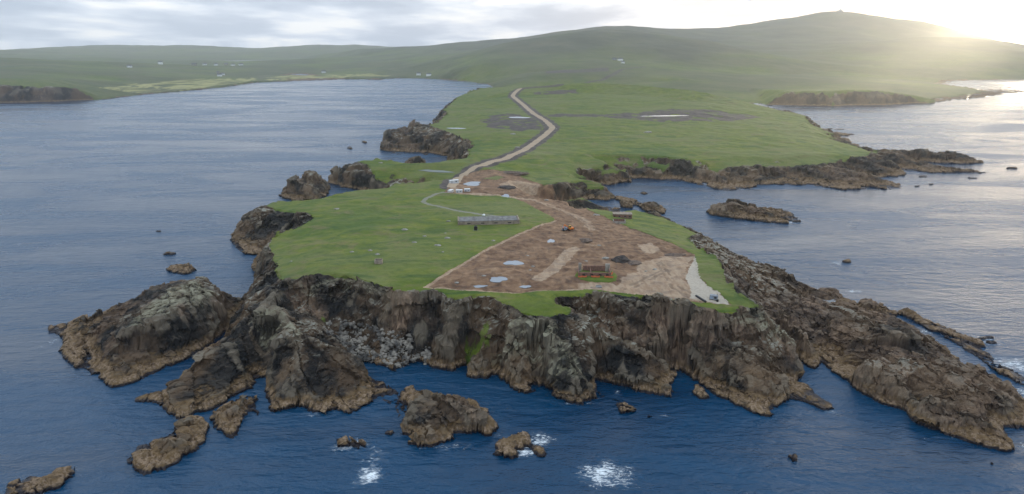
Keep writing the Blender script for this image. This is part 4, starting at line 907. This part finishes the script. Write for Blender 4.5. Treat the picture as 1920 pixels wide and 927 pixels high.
# ------------------------------------------------------------------ buildings on the headland
def brick_ruin():
    p = at(1116, 519, 4); r = empty('brick_ruin', (p[0], p[1]+4, p[2]-.2), math.radians(-3), 'roofless brown brick building on a grass island in the building site', 'ruin')
    Lx, Ly, H = 13.5, 7.5, 2.5
    obj('front_wall', B(((0, -Ly/2, H/2), (Lx, .45, H), 0, 0), bev=.04), 'brick', r)
    obj('back_wall', B(((.6, Ly/2, H*.62), (Lx-3.2, .45, H*1.24), 0, 0), bev=.04), 'brick', r)
    obj('side_wall', B(((-Lx/2+.2, 0, H*.4), (.45, Ly-.5, H*.8), 0, 0), bev=.04), 'brick', r); obj('side_wall', B(((Lx/2-.2, 0, H*.45), (.45, Ly-.5, H*.9), 0, 0), bev=.04), 'brick', r)
    obj('corner_pier', B(((-Lx/2+.9, Ly/2-.1, 2.1), (1.2, 1.0, 4.2), 0, 0), bev=.08), 'render', r); obj('corner_pier', B(((Lx/2-.9, Ly/2-.1, 2.0), (1.9, 1.1, 4.0), 0, 0), bev=.08), 'render', r)
    obj('floor', B(((0, 0, .3), (Lx-1, Ly-1, .2), 0, 0)), 'dark', r)
    obj('inner_wall', B(((-1.5, .3, 1.2), (.35, Ly-1.2, 2.4), 0, 0), bev=.03), 'brick', r)
    for k, x in enumerate((-4.6, -1.2, 2.2, 5.2)):
        w = obj('window', B(((x, -Ly/2-.235, 1.6), (1.1, .04, .9), 0, 0)), 'dark', r); obj('sill', B(((x, -Ly/2-.30, 1.08), (1.3, .14, .12), 0, 0)), 'render', w)
    # orange barrier in front
    f = empty('barrier_fence', (p[0], p[1]-1.2, p[2]), math.radians(-5), 'sagging orange plastic mesh barrier along the brick ruin', 'barrier')
    n = 9
    for i in range(n):
        x = -7.2+i*14.4/(n-1); z = hgt(p[0]+x, p[1]-1.2)-p[2]
        obj('post', cyl(bmesh.new(), (x, 0, z-.3), (x, 0, z+1.25), .05, .04, 6), 'steel', f)
        if i < n-1 and i not in (2, 5):
            x2 = -7.2+(i+1)*14.4/(n-1); z2 = hgt(p[0]+x2, p[1]-1.2)-p[2]; sag = .15+.25*((i*7) % 3)/2
            bm = bmesh.new(); v = [bm.verts.new(q) for q in ((x, -.06, z+.1), ((x+x2)/2, -.14, (z+z2)/2+.05), (x2, -.06, z2+.1), (x2, -.06, z2+.85), ((x+x2)/2, -.14, (z+z2)/2+.85-sag), (x, -.06, z+.85))]
            bm.faces.new((v[0], v[1], v[4], v[5])); bm.faces.new((v[1], v[2], v[3], v[4]))
            g = bmesh.ops.extrude_face_region(bm, geom=bm.faces[:]); [setattr(q, 'co', q.co+Vector((0, .04, 0))) for q in g['geom'] if isinstance(q, bmesh.types.BMVert)]
            obj('net_panel', bm, 'mesh', f)
    q = at(1146, 516, 1); f2 = empty('barrier_fence', q, math.radians(62), 'short orange mesh barrier at the right end of the brick ruin', 'barrier')
    for i in range(3): obj('post', cyl(bmesh.new(), (-2+i*2, 0, -.3), (-2+i*2, 0, 1.3), .05, .04, 6), 'steel', f2)
    for i in range(2): obj('net_panel', B(((-1+i*2, -.03, .62), (1.95, .04, 1.0), 0, 0)), 'mesh', f2)
    s_ = at(1117, 537, 2); a = obj('concrete_slab', B(((0, 0, .12), (4.6, 2.6, .5), 0, 0), bev=.06), 'concrete', None, s_, .04); thing(a, 'dark grey concrete slab in front of the grass island', 'slab')
brick_ruin()
def bunker():
    p = at(915, 422, 4); L_, Wd, H = 33.0, 10.0, 2.5
    r = empty('bunker', (p[0], p[1]+Wd/2, p[2]-.3), math.radians(5.2), 'long low concrete bunker with a grey flat roof on the grass', 'bunker')
    obj('wall', B(((0, 0, H/2), (L_, Wd, H), 0, 0), bev=.08), 'conc_wall', r)
    obj('roof', B(((0, 0, H+.13), (L_-.8, Wd+.1, .26), 0, 0), bev=.05), 'concrete', r)
    for x in (-8, 0, 8): obj('roof_joint', B(((x, 0, H+.275), (.12, Wd-.2, .03), 0, 0)), 'dark', r)
    for sx in (-1, 1):
        e = obj('end_wall', B(((sx*(L_/2+.2), -.2, H*.62), (.7, Wd+.6, H*1.24), 0, 0), bev=.06), 'conc_wall', r)
        obj('doorway', B(((sx*(L_/2+.555), -1.5, 1.1), (.03, 1.2, 2.0), 0, 0)), 'dark', e)
    for x in (-11, -3.5, 4, 11.5):
        w = obj('opening', B(((x, -Wd/2-.015, 1.35), (1.8, .05, .55), 0, 0)), 'dark', r)
    q = at(892, 432, 1); t = empty('water_tank', q, 0, 'upright black plastic tank on the grass before the bunker', 'tank')
    bm = cyl(bmesh.new(), (0, 0, -.2), (0, 0, 2.1), .95, .95, 16); cyl(bm, (0, 0, 2.1), (0, 0, 2.45), .93, .5, 16); obj('body', bm, 'black', t)
    obj('lid', cyl(bmesh.new(), (0, 0, 2.45), (0, 0, 2.6), .4, .4, 12), 'black', t); obj('base', B(((0, 0, .0), (2.3, 2.3, .3), 0, 0)), 'concrete', t)
    for z in (.6, 1.2, 1.8): obj('rib', cyl(bmesh.new(), (0, 0, z), (0, 0, z+.12), 1.0, 1.0, 16), 'black', t)
    q = at(907, 404.5, 1); v = obj('stone_block', lump(.9, 1, .8, .9, 5), 'white', None, (q[0], q[1], q[2]+.3)); thing(v, 'pale block beside the footpath behind the bunker roof', 'stone')
bunker()
def huts():
    p = at(1168, 409, 3); r = empty('brick_hut', (p[0], p[1]+3, p[2]-.2), math.radians(-4), 'reddish flat-roofed brick hut on the grass above the bay', 'hut')
    obj('wall', B(((0, 0, 1.5), (11.5, 6, 3.0), 0, 0), bev=.05), 'brick', r); obj('roof', B(((0, 0, 3.14), (11.9, 6.4, .28), 0, 0), bev=.04), 'conc_wall', r)
    obj('doorway', B(((-5.0, -3.02, 1.1), (1.0, .06, 2.1), 0, 0)), 'dark', r)
    for x in (-2, 1.5, 4.4):
        w = obj('window', B(((x, -3.02, 1.7), (1.1, .06, .8), 0, 0)), 'dark', r); obj('sill', B(((x, -3.08, 1.24), (1.3, .18, .1), 0, 0)), 'render', w)
    p = at(1162, 420, 2); r = empty('brick_enclosure', (p[0], p[1]+2.2, p[2]-.2), math.radians(-3), 'small roofless walled enclosure in front of the flat-roofed hut', 'ruin')
    obj('front_wall', B(((0, -2.2, .8), (7.2, .4, 1.6), 0, 0), bev=.04), 'render', r); obj('back_wall', B(((0, 2.2, 1.1), (7.2, .4, 2.2), 0, 0), bev=.04), 'brick', r)
    obj('side_wall', B(((-3.4, 0, 1.0), (.4, 3.98, 2.0), 0, 0), bev=.04), 'render', r); obj('side_wall', B(((3.4, 0, 1.0), (.4, 3.98, 2.0), 0, 0), bev=.04), 'render', r); obj('floor', B(((0, 0, .25), (6.4, 4, .2), 0, 0)), 'dark', r)
    p = at(710, 494, 1); r = empty('stone_shelter', p, .1, 'small square stone shelter ruin on the left green', 'ruin')
    obj('wall', B(((0, -1.3, .7), (3.4, .4, 1.7), 0, 0), bev=.1), 'conc_wall', r); obj('wall', B(((0, 1.3, .8), (3.4, .4, 2.0), 0, 0), bev=.1), 'conc_wall', r)
    for sx in (-1, 1): obj('wall', B(((sx*1.5, 0, .75), (.4, 2.18, 1.8), 0, 0), bev=.1), 'conc_wall', r)
    obj('rubble', lump(.9, 1.2, .9, .5, 3), 'stone', r, (0, 0, .3))
huts()
# ------------------------------------------------------------------ machines and gear on the site
def digger():
    p = at(1069, 432, 1); r = empty('excavator', (p[0], p[1], p[2]), math.radians(200), 'orange tracked digger with raised arm at the end of the muddy track', 'excavator')
    for sy in (-1, 1):
        t = obj('track', B(((0, sy*1.0, .42), (3.2, .5, .8), 0, 0), bev=.2), 'rubber', r)
        for x in (-1.1, 0, 1.1): obj('track_wheel', cyl(bmesh.new(), (x, sy*1.0-.27, .42), (x, sy*1.0+.27, .42), .28, .28, 10), 'steel', t)
    obj('body', B(((-.5, 0, 1.35), (2.6, 2.2, .95), 0, 0), bev=.12), 'orange', r); obj('counterweight', B(((-1.9, 0, 1.35), (.5, 2.1, .9), 0, 0), bev=.12), 'steel', r)
    c = obj('cab', B(((.45, .6, 2.3), (1.3, .95, 1.3), 0, 0), bev=.08), 'yellow', r); obj('window', B(((1.11, .6, 2.4), (.03, .8, .9), 0, 0)), 'glass', c); obj('window', B(((.45, 1.085, 2.45), (1.0, .03, .8), 0, 0)), 'glass', c)
    obj('boom', B(((2.0, -.3, 2.6), (3.0, .3, .45), 0, -.7), bev=.05), 'orange', r); obj('arm', B(((3.6, -.3, 2.6), (2.2, .25, .35), 0, 1.15), bev=.05), 'orange', r); obj('bucket', B(((3.95, -.3, 1.2), (.8, .9, .8), 0, .5), bev=.15), 'steel', r)
    p = at(1059, 433, 1); r = empty('dumper_truck', p, math.radians(20), 'small blue-grey dumper parked left of the orange digger', 'dumper')
    obj('body', B(((-.2, 0, .85), (2.6, 1.5, .5), 0, 0), bev=.08), 'blue', r); obj('skip', B(((1.0, 0, 1.5), (1.7, 1.7, .9), 0, -.12), bev=.2), 'grey', r); obj('cab', B(((-.7, 0, 1.75), (1.0, 1.3, 1.3), 0, 0), bev=.08), 'blue', r)
    for x in (-1.0, 1.0):
        for sy in (-1, 1): obj('wheel', cyl(bmesh.new(), (x, sy*.65, .5), (x, sy*1.0, .5), .5, .5, 12), 'rubber', r)
digger()
def pad_gear():
    p = at(1338, 562, 1); r = empty('site_generator', p, math.radians(-25), 'grey box generator on skids on the pale gravel pad', 'generator')
    obj('housing', B(((0, 0, 1.15), (3.0, 1.7, 1.7), 0, 0), bev=.1), 'grey', r); obj('skid', B(((0, -.6, .15), (3.3, .2, .3), 0, 0), ((0, .6, .15), (3.3, .2, .3), 0, 0)), 'steel', r)
    obj('door', B(((-.7, -.865, 1.1), (1.1, .03, 1.2), 0, 0)), 'blue', r); obj('vent', B(((.7, -.865, 1.2), (.9, .03, .8), 0, 0)), 'steel', r); obj('exhaust', cyl(bmesh.new(), (1.1, .3, 2.0), (1.1, .3, 2.6), .08, .08, 8), 'steel', r)
    p = at(1345, 566, 1); o = obj('fuel_drum', cyl(bmesh.new(), (0, 0, 0), (0, 0, .95), .45, .45, 14), 'black', None, p); thing(o, 'small black drum near the tip of the pale gravel pad', 'drum')
    a = at(1305, 556.5); b = at(1323, 568); d = Vector(b)-Vector(a); c = (Vector(a)+Vector(b))/2
    o = obj('steel_pipe', cyl(bmesh.new(), -d/2, d/2, .42, .42, 12), 'steel', None, (c.x, c.y, c.z+.4)); thing(o, 'long dark pipe lying at the front of the pale gravel pad', 'pipe')
    for k, (px, py, rz, lab) in enumerate([(851, 344, .5, 'white site cabin at the end of the access road'), (845, 361, 1.2, 'low white cabin at the footpath corner of the upper yard'), (861, 361, .1, 'white container right of the footpath corner in the upper yard'), (876, 359, .2, 'pinkish-white container at the left of the muddy track')]):
        p = at(px, py, 1); r = empty('site_cabin', p, rz, lab, 'cabin', 'cabins in the upper yard'); L_ = [7, 4.5, 4.5, 4][k]; H = [2.6, 1.8, 1.8, 1.7][k]
        obj('body', B(((0, 0, H/2), (L_, 2.4, H), 0, 0), bev=.05), 'cab', r); obj('roof', B(((0, 0, H+.06), (L_+.15, 2.55, .12), 0, 0)), 'white', r)
        obj('door', B(((-L_*.3, -1.215, H*.42), (.85, .03, H*.8), 0, 0)), 'grey', r); obj('window', B(((L_*.2, -1.215, H*.6), (1.1, .03, H*.33), 0, 0)), 'glass', r)
pad_gear()
def heap(name, label, px, py, rx, ry, hz, mat, seed):
    p = at(px, py, 1); o = obj(name, lump(1, rx, ry, hz, seed, 4, .35), mat, None, (p[0], p[1], p[2])); thing(o, label, 'spoil heap')
heap('spoil_heap', 'largest black spoil heap behind the brick ruin', 1166, 490, 4.6, 3.8, 2.0, 'heap', 1)
heap('spoil_heap', 'low dark spoil heap right of the black heap', 1186, 494, 4.0, 3.0, 1.0, 'spoil', 2)
heap('spoil_heap', 'dark mound in the middle of the upper yard', 951, 353, 7.5, 6, 1.6, 'heap', 3)
heap('spoil_heap', 'brown mound below the orange digger', 1098, 452, 4.5, 3.2, 1.4, 'spoil', 4)
heap('spoil_heap', 'long brown bank at the back of the sandy ground', 1262, 480, 7, 2.4, 1.0, 'spoil', 5)
heap('spoil_heap', 'brown bank along the upper edge of the yard under the grass', 962, 326, 12, 5, 2.2, 'spoil', 6)
# stones
STN = [('white boulder on the grass near the western cliff rim', 631, 392.5, 1.6), ('flat pale slab in the middle of the left green', 759, 431.5, 1.6), ('grey stone heap on the green left of the bunker', 796, 443.5, 1.0), ('low grey stone on the green, nearest the flat pale slab', 777, 455.5, 1.2), ('broad stone cairn on the green by the soil slope', 821, 461, 1.5), ('stone cairn on the green below the black tank', 839, 447, 1.4), ('small stone just above the cairn below the tank', 835, 437.5, .6), ('single white stone below the broad cairn', 830, 473, .6), ('white stone just behind the square shelter ruin', 707, 477.5, 1.1), ('faint stones on the green left of the square shelter', 660, 473, 1.0), ('low stones on the green just behind the square shelter', 694, 470.5, 1.0), ('low stone far left on the green above the dark cliff', 546, 490.5, .6), ('pale slab beside the left end of the bunker', 841, 415.5, 1.1), ('white stone on the rim of the soil slope', 925, 452, .9),
 ('white boulder in the pond cove grass, top left', 714, 306, 1.8), ('pale rubble left of the black spoil heap', 1135, 485, 1.6), ('white boulder on the soil right of the wide puddle', 999, 500, .8), ('small white stone above the ragged puddle', 994, 507, .6), ('white stone by the dirt ramp top', 989, 480, .7), ('pale boulder on the sandy ground right of the ruin', 1228, 506, 1.0), ('small pale stone beside the boulder on the sandy ground', 1211, 509, .6), ('pale stone behind the brick ruin', 1099, 490, .7), ('pale boulder on soil above the black heap', 1123, 461, .9), ('white stone at the bend of the access road', 1042, 242, 1.4), ('pale stone heap left of the puddle near the site edge', 856, 531, .9), ('pale boulder left of the largest puddle', 907, 518, .9), ('grey ruin mound alone on the far green', 1215, 249, 4.0), ('pale flat rubble on the grass left of the brick hut', 1118, 404, 1.8), ('pale slab at the top of the muddy track', 1025, 376, 1.3), ('low stones below the road on the far green', 970, 277, 2.2), ('half ring of stones beside the dark stripped ground', 962, 252, 3.0)]
for k, (lab, px, py, r) in enumerate(STN):
    p = at(px, py); o = obj('boulder', lump(r, 1.15, .8, .42, 50+k, 2, .35), 'stone', None, (p[0], p[1], p[2]+.05)); thing(o, lab, 'boulder', 'loose stones on the headland')

# ------------------------------------------------------------------ boulder beach in the cove
def boulders():
    rd = random.Random(4); base = [lump(1, 1.1, .9, .8, 200+i, 1, .45) for i in range(5)]
    prot = []
    for b in base:
        b.verts.ensure_lookup_table(); prot.append(([v.co.copy() for v in b.verts], [[v.index for v in f.verts] for f in b.faces])); b.free()
    V = []; Fc = []
    xs = [q[0] for q in BOULDER]; ys = [q[1] for q in BOULDER]; n = 0
    while n < 1500:
        x, y = rd.uniform(min(xs), max(xs)), rd.uniform(min(ys)-2, max(ys))
        z = hgt(x, y)
        if not inpoly(BOULDER, np.array([x]), np.array([y]))[0] or z < -.4 or z > 12: continue
        n += 1; r = .35+1.0*rd.random()**3; a = rd.uniform(0, 6.28); k = len(V); vs, fs = prot[n % 5]
        for c in vs: V.append((x+r*(c.x*math.cos(a)-c.y*math.sin(a)), y+r*(c.x*math.sin(a)+c.y*math.cos(a)), z+r*(c.z+.15)))
        Fc += [tuple(i+k for i in f) for f in fs]
    me = bpy.data.meshes.new('boulder_beach'); me.from_pydata(V, [], Fc); me.materials.append(simple('beach_boulder', (0.26, 0.23, 0.19), (0.06, 0.055, 0.05), scale=.25, detail=3))
    o = bpy.data.objects.new('boulder_beach', me); COL.objects.link(o); o['kind'] = 'stuff'; o['label'] = 'beach of grey and tan boulders in the dark cove'; o['category'] = 'boulders'
boulders()

# ------------------------------------------------------------------ surf
def foam_mat():
    m = bpy.data.materials.new('foam'); m.use_nodes = True; nt = m.node_tree; nt.nodes.clear(); L = nt.links.new
    out = nt.nodes.new('ShaderNodeOutputMaterial'); d = nt.nodes.new('ShaderNodeBsdfDiffuse'); t = nt.nodes.new('ShaderNodeBsdfTransparent'); mx = nt.nodes.new('ShaderNodeMixShader')
    geo = nt.nodes.new('ShaderNodeNewGeometry'); P = geo.outputs['Position']
    n1 = noise(nt, mapping(nt, P, (.35, .75, 1), (0, 0, -.4)), 1.0, 8, .72, 1.6); n2 = noise(nt, P, .16, 4, .6, .9)
    f = mathn(nt, 'ADD', attrf(nt, 'foam'), mathn(nt, 'ADD', mathn(nt, 'MULTIPLY', mathn(nt, 'SUBTRACT', n1, .5), 3.0), mathn(nt, 'MULTIPLY', mathn(nt, 'SUBTRACT', n2, .5), 1.2)))
    L(mapr(nt, f, .40, 1.35, 0, .95), mx.inputs[0]); d.inputs[0].default_value = (0.80, 0.84, 0.86, 1)
    L(t.outputs[0], mx.inputs[1]); L(d.outputs[0], mx.inputs[2]); L(mx.outputs[0], out.inputs[0]); return m
FOAM = foam_mat()
def foam(label, px, py, rx, ry, power=1.0, ang=0.0):
    c = G(px, py, 0.03); X0 = Vector(G(px+rx, py, .03))-Vector(c); Y0 = Vector(G(px, py-ry, .03))-Vector(c)
    a = max(X0.length, .5); b = max(Y0.length, .5); V = []; A = []; Q = []; n = 14; k = 6
    for j in range(k+1):
        for i in range(n):
            t = 2*math.pi*i/n; r = j/k; x, y = a*r*math.cos(t), b*r*math.sin(t)
            V.append((x*math.cos(ang)-y*math.sin(ang), x*math.sin(ang)+y*math.cos(ang), .0)); A.append(power*(1-r**1.3)*.9)
    for j in range(k):
        for i in range(n): Q.append((j*n+i, j*n+(i+1) % n, (j+1)*n+(i+1) % n, (j+1)*n+i))
    o = to_mesh('foam', np.array(V)+np.array(c), np.array(Q), {'foam': np.array(A)}, None, FOAM, tuple(c)); o['kind'] = 'stuff'; o['label'] = label; o['category'] = 'foam'
foam('white breaking foam at the bottom, left of centre', 692, 893, 38, 26, 1.2); foam('thin foam trails above the left breaker', 695, 862, 36, 16, .55)
foam('widest white breaker at the bottom, right of centre', 1138, 890, 74, 34, 1.15); foam('faint foam veil above the wide breaker', 1120, 862, 45, 14, .45)
foam('bright surf in front of the rock cluster at bottom centre', 986, 846, 32, 18, 1.25); foam('foam lace behind the rock cluster at bottom centre', 1008, 826, 48, 22, .95); foam('foam curls left of the rock cluster', 940, 818, 26, 10, .5)
foam('foam ring around the small red-brown rock', 660, 834, 46, 19, .95); foam('foam streak by the bay flake', 1570, 493, 24, 4, .8); foam('surf at the tip of the wedge islet', 1478, 417, 34, 4, .8)
foam('surf along the outer right reef', 1895, 682, 50, 26, .95); foam('second surf patch outside the right reef', 1850, 640, 40, 12, .75); foam('swash in the bottom left reef', 60, 918, 70, 16, .6); foam('wash between the left reef stones', 112, 896, 18, 8, .6)
for _l, _x, _y, _a, _b, _p in [('lacy wash along the foot of the pale buttress', 1085, 757, 60, 7, .55), ('wash under the first dark slab', 345, 786, 40, 7, .5), ('wash under the second dark slab', 585, 776, 70, 8, .5), ('wash in front of the broad humped rock', 830, 838, 80, 10, .5), ('swash at the foot of the big left island', 150, 700, 50, 10, .5), ('wash round the left tip of the big island', 100, 640, 24, 12, .55), ('lace trailing right of the small red-brown rock', 705, 846, 40, 12, .55), ('wash along the long ridge foot', 1760, 822, 90, 8, .5), ('foam at the mouth of the ridge channel', 1915, 735, 40, 14, .8), ('foam strip in the ridge channel', 1735, 622, 30, 8, .7), ('foam off the tip of the long ridge', 1915, 838, 30, 12, .55), ('streaky foam behind the widest breaker', 1175, 905, 50, 16, .6)]:
    foam(_l, _x, _y, _a, _b, _p)
foam('small wash by the pale buttress tip', 1157, 735, 9, 5, .8); foam('thin wash off the right-hand slabs', 1245, 780, 26, 5, .6); foam('wash at the tip of the right-hand slabs', 1560, 772, 36, 8, .45); foam('foam along the outer side of the ridge', 1600, 546, 26, 4, .75)
foam('froth in the tidal channel of the long ridge', 1800, 652, 60, 16, .42); foam('wash at the far reef', 1840, 308, 30, 3, .6); foam('wash in the inlet beside the long ridge', 1500, 676, 22, 8, .5); foam('surf on the north shore of the bay', 1322, 345, 10, 4, .8); foam('surf under the north shore rocks', 1395, 355, 24, 3, .7)

# ------------------------------------------------------------------ far houses and the hilltop station
def house(px, py, L_, Wd, H, rz, label, wall='white', group='white houses on the far shore', Y=None):
    p = at(px, py); r = empty('house', (p[0], p[1], p[2]-.5), rz, label, 'house', group)
    obj('wall', B(((0, 0, H/2), (L_, Wd, H), 0, 0)), wall, r)
    bm = bmesh.new(); a, b = L_/2+.4, Wd/2+.5; v = [bm.verts.new(q) for q in ((-a, -b, H-.1), (a, -b, H-.1), (a, b, H-.1), (-a, b, H-.1), (-a, 0, H+Wd*.42), (a, 0, H+Wd*.42))]
    for f in ((0, 1, 5, 4), (2, 3, 4, 5), (0, 4, 3), (1, 2, 5), (0, 3, 2, 1)): bm.faces.new([v[i] for i in f])
    rf = obj('roof', bm, 'slate', r)
    for sx in (-1, 1): obj('chimney', B(((sx*(L_/2-.6), 0, H+Wd*.42), (1.0, .8, 1.6), 0, 0)), 'render', rf)
    obj('door', B(((0, -Wd/2-.03, 1.1), (1.1, .06, 2.2), 0, 0)), 'grey', r)
    for x in (-.32, .32): obj('window', B(((x*L_, -Wd/2-.03, H*.55), (1.2, .06, 1.3), 0, 0)), 'glass', r)
house(412, 143.5, 14, 8, 6, .2, 'nearest white house on the left shore fields'); house(418, 141, 11, 7, 5, -.3, 'white house just behind the nearest one on the left fields'); house(409, 138, 9, 7, 5, .1, 'grey-roofed house a little higher above the left fields', 'render')
house(301, 121, 16, 9, 9, 0, 'pale house on the skyline of the left hill'); house(243, 127, 16, 8, 7, .3, 'tiny pale house left along the left hill skyline')
for k, (px, py) in enumerate([(364, 123), (384, 122.5), (405, 123), (424, 122), (437, 123.5), (452, 123)]):
    house(px, py, 18, 9, 6, .2*k, '%s house from the left in the distant village row beyond the bay' % ['first', 'second', 'third', 'fourth', 'fifth', 'sixth'][k], 'white' if k % 3 else 'render', 'distant village row')
house(785, 141.5, 15, 8, 7, .1, 'left one of two white houses at the head of the bay'); house(804, 143, 16, 8, 7, -.2, 'right one of two white houses at the head of the bay')
house(1163, 114, 16, 9, 6, .4, 'white farmhouse on the slope above the far track', group='houses on the slope'); house(1168, 119, 12, 8, 5, -.2, 'small white farm building below the slope farmhouse', group='houses on the slope'); house(1152, 113, 14, 8, 5, 0, 'grey barn left of the slope farmhouse', 'grey', 'houses on the slope'); house(607, 137, 16, 8, 6, .2, 'small pale house on the yellow shore fields', group='white houses on the far shore')
def station():
    x, y, z = D(1575, 17, 4850); z = hgt(x, y)
    r = empty('radar_station', (x, y, z-2), 0, 'small grey domed radar station on the highest hilltop', 'radar station')
    obj('building', B(((0, 0, 5), (34, 18, 10), 0, 0)), 'grey', r); bm = bmesh.new(); bmesh.ops.create_icosphere(bm, subdivisions=3, radius=9); bmesh.ops.translate(bm, verts=bm.verts[:], vec=(4, 0, 15)); obj('dome', bm, 'white', r, smooth=True)
    obj('mast', cyl(bmesh.new(), (-14, 0, 8), (-14, 0, 24), .8, .4, 6), 'steel', r)
station()


# ------------------------------------------------------------------ cloud added out of view to block the low sun; gap shapes a shaft
def sun_block_cloud(q0, q1, seed):
    rd = random.Random(seed); hx, hy = math.sin(SUN_AZ), math.cos(SUN_AZ); V = []; Fc = []
    bm = bmesh.new(); bmesh.ops.create_icosphere(bm, subdivisions=2, radius=1); bm.verts.ensure_lookup_table()
    vs = [v.co.copy() for v in bm.verts]; fs = [[v.index for v in f.verts] for f in bm.faces]; bm.free()
    from mathutils import noise as mn
    n = max(2, int((q1-q0)/210))
    for i in range(n+1):
        for z in (1235, 1380, 1540, 1720, 1930):
            q = q0+(q1-q0)*i/n; r = rd.uniform(190, 260); r = min(r, q1-q+150 if i > n/2 else q-q0+150)
            c = Vector((hx*15000+hy*q, hy*15000-hx*q, z+rd.uniform(-30, 30)))+Vector((hx, hy, 0))*rd.uniform(-250, 250); k = len(V)
            for v in vs: V.append(c+v*r*(1+.25*mn.noise(v*1.7+c*.01)))
            Fc += [tuple(a+k for a in f) for f in fs]
    me = bpy.data.meshes.new('sun_block_cloud'); me.from_pydata(V, [], Fc); me.materials.append(simple('block_cloud', (0.85, 0.86, 0.88), (0.75, 0.76, 0.79), rough=1, scale=.004))
    for p in me.polygons: p.use_smooth = True
    o = bpy.data.objects.new('sun_block_cloud', me); COL.objects.link(o); o['kind'] = 'structure'
sun_block_cloud(-5600, -560, 1); sun_block_cloud(30, 2800, 2)
